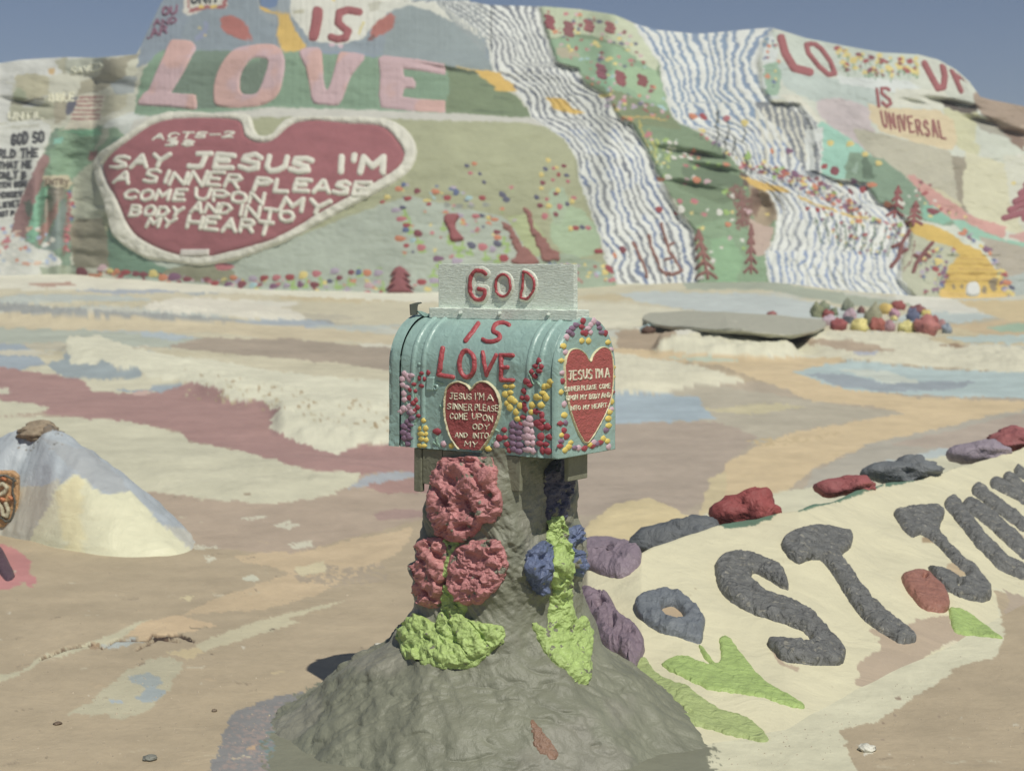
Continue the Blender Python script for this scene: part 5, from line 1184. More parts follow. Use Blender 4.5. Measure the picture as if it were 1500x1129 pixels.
rock(1254, 717, 60, 22, (160, 82, 84), "small red pointed rock, second of the two reds from the left", "rock", GR, crestY(1256), 8, .3, ((-1, 0, -.1, 1.0, .6),), 0.0)
rock(1344, 696, 76, 27, (108, 112, 118), "slate grey rock on the crest above the letter J", "rock", GR, crestY(1346), 9, .35, ((-1, 0, -.1, 1.0, .6),), 0.1)
rock(1450, 668, 62, 25, (148, 134, 150), "dusty lilac rock on the crest near the photo's right edge", "rock", GR, crestY(1452), 12, .22, ((-1, 0, -.1, 1.0, .6),), 0.0)
rock(1492, 652, 84, 25, (160, 88, 90), "red rock behind the lilac one at the right edge", "rock", GR, crestY(1490) + .12, 14, .3, ((1, 0, -.4, .5, .6),), 0.0)

# ================================================================== THE PALE CONE MOUND ON THE LEFT
_cx, _cy, _cz = (60 - 750) / F * 8.6, 8.6, CZ - 232 / F * 8.6
feet = [(-1.45, 7.50), (-1.69, 7.50), (-1.91, 7.66), (-2.25, 8.10), (-2.53, 8.36), (-3.1, 8.45), (-3.3, 9.3), (-2.6, 9.6), (-2.1, 9.2), (-1.82, 8.7), (-1.62, 8.2)]
fa = np.array([math.atan2(y - _cy, x - _cx) for x, y in feet]); fr = np.array([math.hypot(y - _cy, x - _cx) for x, y in feet])
o_ = np.argsort(fa); fa, fr = fa[o_], fr[o_]
th = np.linspace(-math.pi, math.pi, 260, endpoint=False); rho = np.linspace(0, 1.06, 130)
Rf = np.interp(th, fa, fr, period=2 * math.pi)
_kk = np.hanning(41); _kk /= _kk.sum(); Rf = np.convolve(np.concatenate([Rf[-20:], Rf, Rf[:20]]), _kk, 'valid')
Rf = Rf * (1 + .03 * fbm(np.cos(th) * 4, np.sin(th) * 4, 501, 3))
RH, TH = np.meshgrid(rho, th, indexing='ij')
RR = RH * Rf[None]
mx_ = _cx + RR * np.cos(TH); my_ = _cy + RR * np.sin(TH)
mu_ = CX + mx_ / my_ * F
gz_ = Gz(mu_, my_)
mz_ = gz_ + (_cz) * np.clip(1 - RH ** 1.18, -.1, 1) * 1.0 + .012 * fbm(mx_ * 6, my_ * 6, 502, 4) * (RH < 1) + .02 * fbm(mx_ * 2.2, my_ * 2.2, 503, 3) * sst(1 - RH, 0, .2) + .012 * np.sin(np.pi * np.clip(RH, 0, 1)) + .035 * np.abs(fbm(mx_ * 8, my_ * 5, 507, 4)) * (RH < .98)
mv_ = HY + (CZ - mz_) / my_ * F
MC = Canvas((196, 194, 186)); MC.seed = 1400
MC.fill([(-260, 560), (300, 560), (300, 780), (200, 760), (-260, 760)], (172, 180, 190), 0)
MC.fill([(-260, 700), (60, 712), (90, 700), (84, 740), (60, 760), (40, 800), (-260, 800)], (188, 184, 172), 5)
MC.fill([(60, 640), (130, 660), (180, 700), (200, 735), (150, 720), (110, 690)], (168, 172, 178), 5)
MC.fill([(40, 800), (50, 775), (74, 740), (84, 714), (108, 694), (122, 700), (136, 712), (150, 724), (170, 722), (192, 720), (240, 770), (300, 822), (290, 850), (0, 850)], (218, 214, 182), 4, 0, 10)
MC.fill([(84, 720), (108, 696), (122, 704), (120, 760), (128, 822), (100, 812), (90, 780)], (222, 212, 168), 6, 0, 12)
MC.fill([(24, 640), (28, 626), (42, 606), (60, 606), (84, 622), (92, 632), (78, 630), (60, 636), (40, 632), (30, 640)], (128, 112, 96), 2.5, 0, 6)
MC.fill([(42, 612), (56, 610), (58, 626), (44, 628)], (164, 168, 172), 3)
for k in range(50): MC.dot(random.uniform(24, 92), random.uniform(606, 660), random.uniform(.8, 2.4), random.uniform(.6, 1.4), random.choice([(88, 80, 70), (140, 122, 100), (120, 118, 112)]))
MC.streaks(.06, 14, 8, 77)
mcol = MC.sample(mu_, mv_)
i = np.arange(len(rho) * len(th)).reshape(len(rho), len(th)); j = np.roll(i, -1, 1)
Fm = np.stack([i[:-1], j[:-1], j[1:], i[1:]], -1).reshape(-1, 4)
mound = mesh_obj("adobe_mound", np.stack([mx_, my_, mz_], -1).reshape(-1, 3), Fm[:, ::-1], m_berm, cols=mcol)
tag(mound, "pale blue and cream painted adobe cone with a bare brown tip", "mound")
s = 8.6 / F
tip = lump("tip_rock", ((58 - 750) * s, 8.58, CZ + (HY - 634) * s), (30 * s, 24 * s, 14 * s), mat("bare_rock", lin((150, 132, 110)), .9, 1, 60, .35, 20, dist=.006), mound, amp=.35, seed=41, n=36, sharp=3, lobes=((0, 0, 1, .25, .6),))

# orange signboard at the left edge, leaning on the mound's foot
sg = empty("small_sign", (-2.62, 8.32, 0))
tag(sg, "little orange board with grey curled lettering standing by the cone mound", "sign")
def prism(name, poly_px, Y, thick, m, parent, bevel=0, yaw=0.0, uc0=None):
    """a board cut to an outline, standing at distance Y, with real thickness behind its face"""
    s_ = Y / F
    pts = [((u - CX) * s_, CZ + (HY - v) * s_) for u, v in poly_px]
    cx_ = sum(p[0] for p in pts) / len(pts)
    n_ = len(pts); V = []
    for k_, dy in enumerate((0, thick)):
        for x, z in pts:
            dx = x - cx_
            V.append((cx_ + dx * math.cos(yaw) - dy * math.sin(yaw), Y + dx * math.sin(yaw) + dy * math.cos(yaw), z))
    Fs = [list(range(n_)), list(range(2 * n_ - 1, n_ - 1, -1))] + [[k_, k_ + n_, (k_ + 1) % n_ + n_, (k_ + 1) % n_] for k_ in range(n_)]
    me = bpy.data.meshes.new(name); me.from_pydata(V, [], Fs); me.update(); me.materials.append(m)
    o = bpy.data.objects.new(name, me); COL.objects.link(o)
    if bevel:
        b_ = o.modifiers.new("bevel", 'BEVEL'); b_.width = bevel; b_.segments = 2
    if parent: adopt(o, parent)
    return o
brd = prism("board", [(-46, 774), (-50, 700), (-30, 690), (18, 690), (26, 698), (26, 760), (22, 771)], 8.30, .05, pm('clay', (196, 150, 98)), sg, .008, .06)
Ds = np.full((CH, CW), 8.29, np.float32); DS = Depth(Ds)
for ls in ([[(-30, 700), (8, 696), (22, 704)]], [[(20, 700), (18, 720), (22, 735), (20, 750), (16, 762), (8, 764), (2, 758), (-10, 762)]]):
    rline("lettering", DS, ls, 1.3, .006, pm('clay', (92, 92, 84)), brd, step=.8, e=2)
rline("lettering", DS, [[(-4, 712), (4, 708), (10, 714), (6, 722), (-4, 726)], [(8, 738), (12, 748), (10, 756), (4, 754), (2, 744), (-4, 736)]], 2.6, .010, pm('clay', (186, 178, 150)), brd, step=.9, e=2)
for (x, y) in ((4, 700), (14, 728), (-8, 750), (2, 730)): rline("dab", DS, [[(x, y), (x + 3, y + 2)]], 2.2, .01, pm('clay', (196, 116, 62)), brd, step=.9, e=2)
prism("foot", [(-30, 790), (-30, 770), (10, 770), (10, 786)], 8.34, .04, pm('clay', (150, 136, 110)), sg)
# dark stroke of clay on the pink paint
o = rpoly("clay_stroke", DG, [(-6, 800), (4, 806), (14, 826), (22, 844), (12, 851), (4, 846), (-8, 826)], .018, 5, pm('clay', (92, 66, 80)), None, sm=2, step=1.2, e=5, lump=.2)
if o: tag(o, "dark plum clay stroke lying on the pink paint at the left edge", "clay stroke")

# ================================================================== GREY SLAB AND THE HEAP OF PAINTED STONES
zs = float(Gz(np.array([1070.]), np.array([27.]))[0]) + .11
top_px = [(942, 463), (952, 459), (983, 456), (1060, 457), (1140, 462), (1202, 468), (1208, 477), (1190, 484), (1149, 489), (1087, 483), (1030, 480), (983, 477), (950, 471)]
def onz(u, v, z): Y = (CZ - z) * F / (v - HY); return ((u - CX) / F * Y, Y, z)
tp = [onz(u, v, zs + .04 * math.sin(u / 40)) for u, v in smooth([(u, v) for u, v in top_px], 3)]
n_ = len(tp); cxs = sum(p[0] for p in tp) / n_; cys = sum(p[1] for p in tp) / n_
V = []
for (k_, dz) in ((1.0, 0), (1.004, -.02), (.99, -.05), (.95, -.08)):
    for (x, y, z) in tp: V.append((cxs + (x - cxs) * k_, cys + (y - cys) * k_, z + dz + random.uniform(-.012, .012)))
V.append((cxs, cys, zs + .05)); V.append((cxs, cys, zs - .085))
Fs = [(n_ * r_ + k_, n_ * r_ + (k_ + 1) % n_, n_ * (r_ + 1) + (k_ + 1) % n_, n_ * (r_ + 1) + k_) for r_ in range(3) for k_ in range(n_)]
Fs += [(4 * n_, (k_ + 1) % n_, k_) for k_ in range(n_)] + [(4 * n_ + 1, 3 * n_ + k_, 3 * n_ + (k_ + 1) % n_) for k_ in range(n_)]
me = bpy.data.meshes.new("stone_slab"); me.from_pydata(V, [], Fs); me.update(); me.materials.append(pm('rock', (176, 174, 158)))
slab = bpy.data.objects.new("stone_slab", me); COL.objects.link(slab)
tag(slab, "long flat grey slab overhanging the painted ground before the falls", "slab")
sr = 25 / F
rock(1178, 494, 60, 22, (120, 118, 104), "low grey brown rock propping the right end of the slab", "rock", None, 25.5, 31, .2)
rock(950, 486, 20, 9, (112, 84, 70), "dark brown stone under the slab's left tip", "rock", None, 25.0, 33, .3)
o = rline("painted_strip", DG, [[(940, 484), (955, 478), (968, 472)]], 3, .05, pm('rock', (160, 186, 190)), None, step=1.2, e=4, maxjump=3)
if o: tag(o, "short pale blue painted ledge beside the slab's left tip", "ledge")
HEAP = [(1130, 462, 12, 8, (164, 100, 100), "faded red"), (1197, 458, 16, 17, (140, 144, 110), "olive"), (1207, 450, 14, 12, (132, 140, 112), "small olive"), (1212, 462, 16, 10, (150, 72, 70), "brick red"), (1216, 472, 17, 12, (196, 170, 186), "lilac"), (1230, 478, 20, 13, (160, 78, 80), "crimson"), (1243, 450, 14, 14, (132, 138, 118), "dull green"), (1246, 462, 16, 12, (190, 160, 176), "pink lilac"), (1244, 470, 14, 9, (92, 96, 106), "dark slate"), (1262, 456, 9, 8, (130, 84, 78), "maroon"), (1259, 478, 20, 15, (222, 206, 122), "pale yellow"), (1280, 466, 20, 26, (156, 154, 126), "tall khaki"), (1286, 478, 20, 16, (176, 96, 84), "rust red"), (1276, 470, 12, 9, (150, 78, 70), "brown red"), (1299, 455, 20, 13, (216, 184, 90), "golden yellow"), (1316, 449, 18, 10, (156, 74, 70), "dark red"), (1311, 460, 12, 10, (190, 140, 160), "mauve"), (1310, 467, 9, 6, (222, 206, 130), "tiny yellow"), (1302, 480, 16, 14, (170, 130, 140), "dusky pink"), (1330, 481, 22, 14, (220, 208, 128), "lemon yellow"), (1338, 464, 14, 16, (100, 106, 140), "blue"), (1346, 455, 20, 12, (142, 82, 84), "wine red"), (1357, 460, 12, 8, (214, 190, 96), "ochre"), (1359, 481, 28, 22, (186, 112, 108), "big salmon red"), (1370, 472, 12, 12, (160, 84, 86), "dull crimson"), (1380, 478, 12, 12, (176, 126, 130), "rose grey"), (1388, 484, 12, 10, (140, 152, 170), "pale blue"), (1222, 458, 10, 10, (120, 130, 100), "moss green")]
PL = ["left end of the heap", "left part of the heap", "middle of the heap", "right part of the heap", "right end of the heap"]
for k, (u, v, w_, h_, c, nm) in enumerate(HEAP):
    pl = PL[min(4, max(0, int((u - 1125) / 54)))]
    rock(u, v + h_ * .40, w_ * 1.2, h_ * 1.25, c, f"{nm} stone at the {pl} before the hill", "stone", "painted stones heaped before the hill", None, 50 + k, .5, (), random.uniform(0, 3), n=20, sink=.3)
rock(1506, 424, 20, 26, (96, 104, 112), "dark slate stone standing at the hill's foot by the right edge", "stone", None, None, 90, .3, n=20)
rock(1492, 414, 9, 15, (70, 72, 74), "small black upright stone at the hill's right foot", "stone", None, None, 91, .2, n=16)
for k, (u, v, w_, h_, lab) in enumerate(((219, 1111, 22, 7, "thin grey flake of paint lying on the bare tan ground"), (554, 943, 12, 3, "white splinter lying left of the pedestal"), (84, 1059, 12, 4, "brown chip of earth in the lower left corner"), (314, 1040, 8, 4, "tiny brown chip left of the grey mound"), (1271, 1098, 26, 9, "white flake of paint on the tan ground at the lower right"))):
    rock(u, v + 2, w_, h_, [(128, 128, 120), (214, 210, 198), (116, 96, 78), (126, 108, 90), (216, 212, 200)][k], lab, "chip", None, None, 110 + k, .3, (), .3, n=18, sink=.2)

# ---- loose grit on the near ground, too small to pick apart
gr_ = np.random.default_rng(5); GVs, GFs = [], []
for k in range(2600):
    u = gr_.uniform(-60, 1560); v = 720 + 400 * gr_.random() ** .8
    if 395 < u < 1050 and v > 900: continue
    if u > 860 and v < 1190 - (u - 860) * .42 and v < 1110: continue
    if u < 300 and 590 < v < 835: continue
    Yg = float(DG.at(u, v))
    if not math.isfinite(Yg): continue
    X_ = (u - CX) / F * Yg; zg = CZ + (HY - v) / F * Yg; r_ = gr_.uniform(.0012, .0042) * (1 if gr_.random() < .96 else 2)
    b0 = len(GVs); n5 = 5; a0 = gr_.random() * 6
    for q in range(n5): GVs.append((X_ + r_ * gr_.uniform(.7, 1.3) * math.cos(a0 + q * 1.257), Yg + r_ * gr_.uniform(.7, 1.3) * math.sin(a0 + q * 1.257), zg - r_ * .3))
    GVs.append((X_ + r_ * gr_.uniform(-.3, .3), Yg, zg + r_ * .8))
    for q in range(n5): GFs.append((b0 + q, b0 + (q + 1) % n5, b0 + n5))
grit = mesh_obj("grit", np.array(GVs), np.array(GFs), mat("grit_stone", lin((170, 156, 136)), .9, .5, 40, .45, 30), smoothf=False)
tag(grit, kind="stuff")
# ================================================================== THE ADOBE PEDESTAL
PC = Vector((-.025, 4.90, 0)); YAW = R(42)
zt = np.array([.835, .74, .62, .48, .34, .27, .235, .195, .15, .10, .05, .0, -.06])
sc = np.array([.92, .97, 1.03, 1.08, 1.15, 1.20, 1.24, 1.25, 1.25, 1.25, 1.25, 1.25, 1.25])
cr = np.array([.20, .20, .22, .24, .28, .295, .305, .345, .415, .475, .535, .60, .67])
wb = np.array([0, 0, 0, 0, .15, .45, .9, 1, 1, 1, 1, 1, 1.])
tn = np.concatenate([[0], np.cumsum(np.hypot(np.diff(zt), np.diff(cr * wb + .2 * sc * (1 - wb))))]); tn /= tn[-1]
NT, NL = 560, 430
tl = np.linspace(0, 1, NL); th = np.linspace(0, 2 * np.pi, NT, endpoint=False)
TL, TH = np.meshgrid(tl, th, indexing='ij')
def sm1(a):
    k = np.hanning(25); k /= k.sum(); return np.convolve(np.pad(a, 12, 'edge'), k, 'valid')
z_ = sm1(np.interp(tl, tn, zt)); s_ = sm1(np.interp(tl, tn, sc)); c_ = sm1(np.interp(tl, tn, cr)); w_ = sm1(np.interp(tl, tn, wb))
ha, hb, nn = .166, .166, 6.0
phi = TH
rr = 1 / ((np.abs(np.cos(phi)) / ha) ** nn + (np.abs(np.sin(phi)) / hb) ** nn) ** (1 / nn)
z2 = z_[:, None] + 0 * TH
Rr = rr * s_[:, None] * (1 - w_[:, None]) + c_[:, None] * w_[:, None] * (1 + .05 * np.cos(TH * 2 + 1) + .06 * fbm(np.cos(TH) * 2.2, np.sin(TH) * 2.2, 601, 3))
# the long axis lies along the mailbox
dirx = -np.cos(YAW) * np.cos(phi) + np.sin(YAW) * np.sin(phi); diry = np.sin(YAW) * np.cos(phi) + np.cos(YAW) * np.sin(phi)
px_ = PC.x - .035 * w_[:, None] + dirx * Rr; py_ = PC.y + diry * Rr
k1 = fbm(px_ * 9 + z2 * 6, py_ * 9 - z2 * 8, 602, 5); k2 = fbm(px_ * 34 + z2 * 21, py_ * 31 - z2 * 30, 603, 4); k3 = fbm(px_ * 17 - z2 * 40, py_ * 12 + z2 * 14, 604, 4)
uu_ = CX + px_ / py_ * F; vv_ = HY + (CZ - z2) / py_ * F
lumpy = np.exp(-((uu_ - 790) / 48) ** 2 - ((vv_ - 835) / 48) ** 2) + .8 * np.exp(-((uu_ - 620) / 34) ** 2 - ((vv_ - 800) / 60) ** 2) + .6 * np.exp(-((uu_ - 735) / 24) ** 2 - ((vv_ - 780) / 24) ** 2)
lumpy = np.where(py_ < PC.y + .1, lumpy, .3)
disp = .013 * k1 + (.003 + .024 * np.clip(lumpy, 0, 1)) * k2 * (1 - .5 * w_[:, None]) + .004 * np.abs(k3) * (1 - .7 * w_[:, None]) + .016 * np.clip(lumpy, 0, 1) * (1 + .8 * fbm(px_ * 24 + z2 * 18, py_ * 22 - z2 * 20, 633, 3))
disp += -.010 * sst(np.abs(k1), 0, .08) * 0
mw = w_[:, None]
disp += mw * (.018 * fbm(px_ * 5, py_ * 5 + z2 * 4, 610, 4) + .010 * np.clip(fbm(px_ * 13, py_ * 11, 611, 3), 0, 1) - .006 * (1 - np.abs(fbm(px_ * 8, py_ * 20, 612, 3))) ** 6)
# clay heaped up under every modelled flower, so that they grow out of the column
for (bx, by, rx_, ry_, h_) in ((683, 728, 54, 64, .030), (628, 838, 36, 54, .026), (702, 838, 48, 54, .032), (660, 932, 84, 42, .026), (788, 833, 27, 42, .026), (846, 806, 18, 40, .022), (824, 826, 18, 84, .014), (828, 938, 46, 62, .016), (822, 716, 26, 50, .018), (750, 800, 30, 40, .012)):
    q_ = ((uu_ - bx) / rx_) ** 2 + ((vv_ - by) / ry_) ** 2
    disp += sst(vv_, 674, 700) * np.where(py_ < PC.y + .12, h_ * np.exp(-q_ ** 2) * (1 + .5 * fbm(px_ * 28 + z2 * 20, py_ * 26 - z2 * 24, 640, 3)), 0)
# undercut where the left flower cluster meets the mound
disp -= .03 * np.exp(-((uu_ - 590) / 20) ** 2 - ((vv_ - 945) / 14) ** 2)
px_ += dirx * disp; py_ += diry * disp; z3 = z2 + mw * disp * .8
gzp = Gz(CX + px_ / py_ * F, py_)
z3 = z3 + gzp * mw * sst(-z_[:, None], -.15, 0.0)
i = np.arange(NL * NT).reshape(NL, NT); j = np.roll(i, -1, 1)
Fp = np.stack([i[:-1], j[:-1], j[1:], i[1:]], -1).reshape(-1, 4)
Fp = np.concatenate([Fp])
VP = np.stack([px_, py_, z3], -1).reshape(-1, 3)
ped = empty("adobe_pedestal", (PC.x, PC.y, 0))
tag(ped, "rough olive grey adobe pedestal with modelled flowers spreading into a mound under the mailbox", "pedestal")
m_olive = mat("olive_paint", lin((124, 125, 107)), 0.48, .6, 110, 0.2, 7, col2=lin((136, 134, 120)), mixs=3.2, bump2=.35, b2scale=14, dist=.004, spec=.42)
body = mesh_obj("body", VP, Fp, m_olive, ped)
# scar of bare earth on the mound front, grey painted wooden skirt boards under the box are parts too
bt = BVHTree.FromPolygons([tuple(v) for v in VP.tolist()], Fp.tolist())
def cast_window(trees, u0, v0, u1, v1, step=1):
    D = np.full((CH, CW), np.nan, np.float32)
    org = Vector((0, 0, CZ))
    for v in range(v0, v1, step):
        for u in range(u0, u1, step):
            d = Vector(((u - CX) / F, 1.0, (HY - v) / F)); L_ = d.length
            best = None
            for t_ in trees:
                h_ = t_.ray_cast(org, d)
                if h_[0] is not None and (best is None or h_[3] < best): best = h_[3]
            if best is not None: D[v - V0:v - V0 + step, u - U0:u - U0 + step] = best / L_
    return D
Dp = cast_window([bt], 570, 660, 905, 1128)
# soften so modelling sits over the small lumps
def blur(D, n):
    D = D.copy(); m_ = np.isfinite(D)
    sub = np.where(m_, D, 0); w0 = m_.astype(float)
    ys, xs = np.where(m_); y0, y1, x0, x1 = ys.min(), ys.max() + 1, xs.min(), xs.max() + 1
    a = sub[y0:y1, x0:x1].astype(float); b = w0[y0:y1, x0:x1]
    for ax in (0, 1):
        k = np.ones(2 * n + 1)
        a = np.apply_along_axis(lambda r: np.convolve(r, k, 'same'), ax, a); b = np.apply_along_axis(lambda r: np.convolve(r, k, 'same'), ax, b)
    D[y0:y1, x0:x1] = np.where(m_[y0:y1, x0:x1], a / np.maximum(b, 1), np.nan)
    return D
DP = Depth(blur(Dp, 2))
PKC, PK2, GRN, NVY, BLU_ = (192, 120, 122), (196, 124, 124), (166, 192, 100), (70, 70, 98), (92, 106, 146)
def cl(poly, name, c, H, w, lab=None, par=None, **k):
    k['pits'] = [(a_, b_, c_, d_ * 1.25) for a_, b_, c_, d_ in k.get('pits', ())]
    o = rpoly(name, DP, poly, H * .42, w * .8, pm('ped', c), par or ped, sm=3, step=k.pop('step', .9), lump=min(k.pop('lump', .55) * 1.25, .8), lsc=k.pop('lsc', 7), rag=k.pop('rag', 4.5), grow=2.5, e=9, maxjump=.2, sink=.2, **k)
    if o and lab: o['label'] = lab
    return o
cl([(636, 678), (650, 668), (680, 665), (710, 668), (724, 682), (724, 705), (730, 724), (734, 742), (726, 760), (704, 768), (690, 786), (664, 792), (646, 784), (636, 765), (630, 745), (627, 716), (630, 695)], "clay_flower", PKC, .07, 22, "rough salmon pink clay bloom directly under the mailbox", lump=.6, lsc=10, pits=((690, 742, 14, .55), (716, 728, 8, .9), (660, 735, 8, .5), (682, 775, 7, .5), (672, 705, 8, .35)))
cl([(612, 800), (622, 792), (640, 788), (652, 794), (656, 810), (653, 840), (650, 868), (644, 886), (628, 888), (608, 878), (598, 860), (600, 835), (606, 815)], "clay_flower", PK2, .055, 16, "left of the two lower pink clay blooms", pits=((626, 866, 7, .7), (645, 815, 6, .5)))
cl([(668, 808), (684, 798), (702, 792), (724, 792), (738, 802), (743, 824), (736, 846), (724, 864), (706, 880), (688, 884), (670, 872), (661, 850), (660, 828)], "clay_flower", PKC, .055, 18, "right of the two lower pink clay blooms", pits=((704, 820, 9, .7), (680, 850, 7, .4), (722, 832, 6, .4)))
cl([(600, 778), (608, 768), (616, 766), (614, 784), (604, 794)], "clay_flower", (170, 92, 96), .03, 8)
cl([(594, 808), (604, 796), (610, 812), (604, 838), (592, 836)], "clay_lump", (110, 92, 82), .03, 8)
cl([(652, 796), (664, 786), (672, 800), (668, 820), (662, 838), (652, 842), (652, 820)], "clay_stem", GRN, .03, 7, lump=.6)
cl([(652, 862), (662, 856), (674, 872), (682, 890), (678, 905), (690, 925), (696, 955), (684, 972), (660, 976), (642, 968), (636, 940), (644, 912), (650, 890)], "clay_leaf", GRN, .040, 12, "upright middle lime green leaf under the pink blooms", lump=.6, pits=((666, 940, 6, .6), (660, 905, 5, .5)))
cl([(586, 900), (594, 889), (604, 900), (622, 906), (640, 920), (644, 944), (634, 962), (612, 966), (592, 958), (584, 932)], "clay_leaf", GRN, .036, 12, "left lime green leaf under the pink blooms", lump=.7, pits=((612, 930, 6, .6), (604, 950, 5, .5)))
cl([(676, 912), (694, 910), (712, 916), (734, 920), (736, 938), (722, 950), (706, 958), (692, 962), (682, 944)], "clay_leaf", GRN, .036, 11, "right lime green leaf under the pink blooms", lump=.7, pits=((708, 934, 6, .5),))
cl([(640, 960), (670, 958), (710, 956), (700, 968), (690, 976), (660, 978), (632, 972), (616, 966)], "clay_leaf", GRN, .014, 6, lump=.8)
cl([(806, 682), (822, 674), (838, 678), (845, 694), (840, 712), (832, 734), (826, 756), (806, 760), (803, 740), (800, 712), (798, 696)], "clay_flower", NVY, .035, 14, "dark navy clay bud in the shade under the box", lump=.6)
cl([(774, 812), (784, 800), (798, 796), (805, 808), (806, 830), (802, 856), (794, 870), (782, 862), (772, 846), (770, 828)], "clay_flower", BLU_, .045, 11, "left blue clay petal beside the green stem", pits=((792, 818, 6, .9),))
cl([(828, 786), (838, 774), (850, 772), (858, 784), (858, 812), (852, 834), (844, 842), (838, 826), (832, 808)], "clay_flower", BLU_, .055, 11, "right blue clay petal on the pedestal's edge", pits=((846, 800, 7, 1.0),))
cl([(806, 762), (822, 756), (826, 772), (828, 786), (836, 800), (834, 820), (834, 850), (832, 872), (820, 884), (812, 872), (812, 840), (810, 806), (802, 782)], "clay_stem", GRN, .045, 11, "lime green stem between the blue petals", lump=.6, pits=((816, 800, 5, .4),))
cl([(806, 880), (820, 868), (832, 876), (838, 900), (846, 908), (856, 906), (864, 925), (864, 960), (862, 998), (850, 996), (830, 980), (806, 962), (790, 935), (781, 914), (795, 920), (804, 926), (806, 905)], "clay_leaf", GRN, .03, 11, "pointed lime green leaf running down the right of the pedestal", pits=((814, 922, 5, .9), (806, 884, 6, .5)))
cl([(779, 1057), (786, 1062), (796, 1078), (806, 1088), (816, 1104), (808, 1110), (796, 1100), (786, 1090)], "bare_patch", (140, 104, 82), .006, 4, "small rusty bare scar on the mound's front", lump=.9, lsc=4)
# splashes of thin paint on the mound
# ================================================================== THE MAILBOX
O = Vector((.126, 4.60, .811)); EA = Vector((-.8192, .5736, 0)); EB = Vector((.5736, .8192, 0)); EZ = Vector((0, 0, 1))
Lm, Wm, Hs, Rm = .59, .29, .235, .145
box = empty("mailbox", tuple(O + EA * .295 + EB * .145))
tag(box, "turquoise rural mailbox covered in raised red letters, hearts and flower dabs", "mailbox")
def prof(n, inset=0.0):
    tot = 2 * Hs + math.pi * Rm; out = []
    for q in np.linspace(0, 1, n):
        d = q * tot
        if d < Hs: out.append((0, d, -1, 0))
        elif d < Hs + math.pi * Rm:
            a = (d - Hs) / Rm; out.append((Rm - Rm * math.cos(a), Hs + Rm * math.sin(a), -math.cos(a), math.sin(a)))
        else: out.append((Wm, Hs - (d - Hs - math.pi * Rm), 1, 0))
    return np.array(out)
MA = np.array([[*EA], [*EB], [0, 0, 1]])
def loc2w(a, b, z): return np.array(O)[None] + a.reshape(-1, 1) * MA[0] + b.reshape(-1, 1) * MA[1] + z.reshape(-1, 1) * MA[2]
TEAL = (136, 169, 164); KM = 1.16
m_teal = mat("turquoise_paint", lin(TEAL, KM), 0.36, .35, 160, 0.08, 26, bump2=.5, b2scale=34, dist=.0012, spec=.5)
def shell(name, a0, a1, extra, na, nq=200, amp=.0012):
    P_ = prof(nq); a = np.linspace(a0, a1, na)
    A, B_ = np.meshgrid(a, P_[:, 0], indexing='ij'); Z_ = np.tile(P_[:, 1], (na, 1)); NB = np.tile(P_[:, 2], (na, 1)); NZ = np.tile(P_[:, 3], (na, 1))
    q = np.tile(np.linspace(0, 1, nq), (na, 1))
    d = extra(A) + 1.5 * amp * fbm(A * 26, q * 24, 701, 4) + amp * .5 * fbm(A * 90, q * 90, 702, 3)
    low = np.exp(-(Z_ / .035) ** 2) * (NB < 0); d = d + low * .004 * np.clip(fbm(A * 60, Z_ * 60, 705, 3) + .2, 0, 1)
    V = loc2w(A.ravel(), (B_ + NB * d).ravel(), (Z_ + NZ * d).ravel())
    return V, grid_faces(na, nq)
def ridge(A, c, w): return .0045 * np.exp(-((A - c) / w) ** 4)
ex = lambda A: ridge(A, .059, .007) + ridge(A, .098, .007) + ridge(A, .469, .007) + ridge(A, .507, .007) + .004 * sst(-A, -.014, -.010) - .006 * np.exp(-((A - .018) / .0022) ** 2) - .003 * np.exp(-((A - .556) / .0025) ** 2)
Vb, Fb = shell("body", 0.0, .556, ex, 300)
mbody = mesh_obj("body", Vb, Fb, m_teal, box)
Vr, Fr = shell("back_cap", .553, .592, lambda A: .006 + 0 * A, 24)
bcap = mesh_obj("back_cap", Vr, Fr, m_teal, box)
def plate(a, sgn, dome, off=.0, grow=.003, seed=710):
    P_ = prof(180); cb, cz_ = Wm / 2, .17; rs = np.linspace(0, 1, 60)
    V = []
    for r_ in rs:
        b = cb + (P_[:, 0] + P_[:, 2] * grow - cb) * r_; z = cz_ + (P_[:, 1] + P_[:, 3] * grow - cz_) * r_
        if r_ > 0: z = np.maximum(z, -.002)
        dd_ = off + dome * (1 - r_ ** 4) + .0012 * fbm(b * 30, z * 30, seed, 4) + .0007 * fbm(b * 90, z * 90, seed + 3, 3)
        V.append(loc2w(np.full(len(P_), a) - sgn * dd_, b, z))
    V.append(loc2w(np.full(len(P_), a + sgn * .016), P_[:, 0] + P_[:, 2] * grow, np.maximum(P_[:, 1] + P_[:, 3] * grow, -.002)))
    V = np.array(V); nr, nc = V.shape[0], V.shape[1]
    i = np.arange(nr * nc).reshape(nr, nc); j = np.roll(i, -1, 1)
    Fc = np.stack([i[:-1], i[1:], j[1:], j[:-1]], -1).reshape(-1, 4)
    return V.reshape(-1, 3), (Fc if sgn > 0 else Fc[:, ::-1])
Vd, Fd = plate(0.0, 1, .0015, .004, .005)
door = mesh_obj("door", Vd, Fd, m_teal, box)
Vk, Fk = plate(.592, -1, .002, .0, .006, 730)
mesh_obj("back_panel", Vk, Fk, m_teal, box)
a_, b_ = np.meshgrid(np.linspace(0, .59, 2), np.linspace(0, Wm, 2), indexing='ij')
mesh_obj("floor_panel", loc2w(a_.ravel(), b_.ravel(), np.full(4, .002)), np.array([[0, 1, 3, 2]]), m_teal, box, smoothf=False)

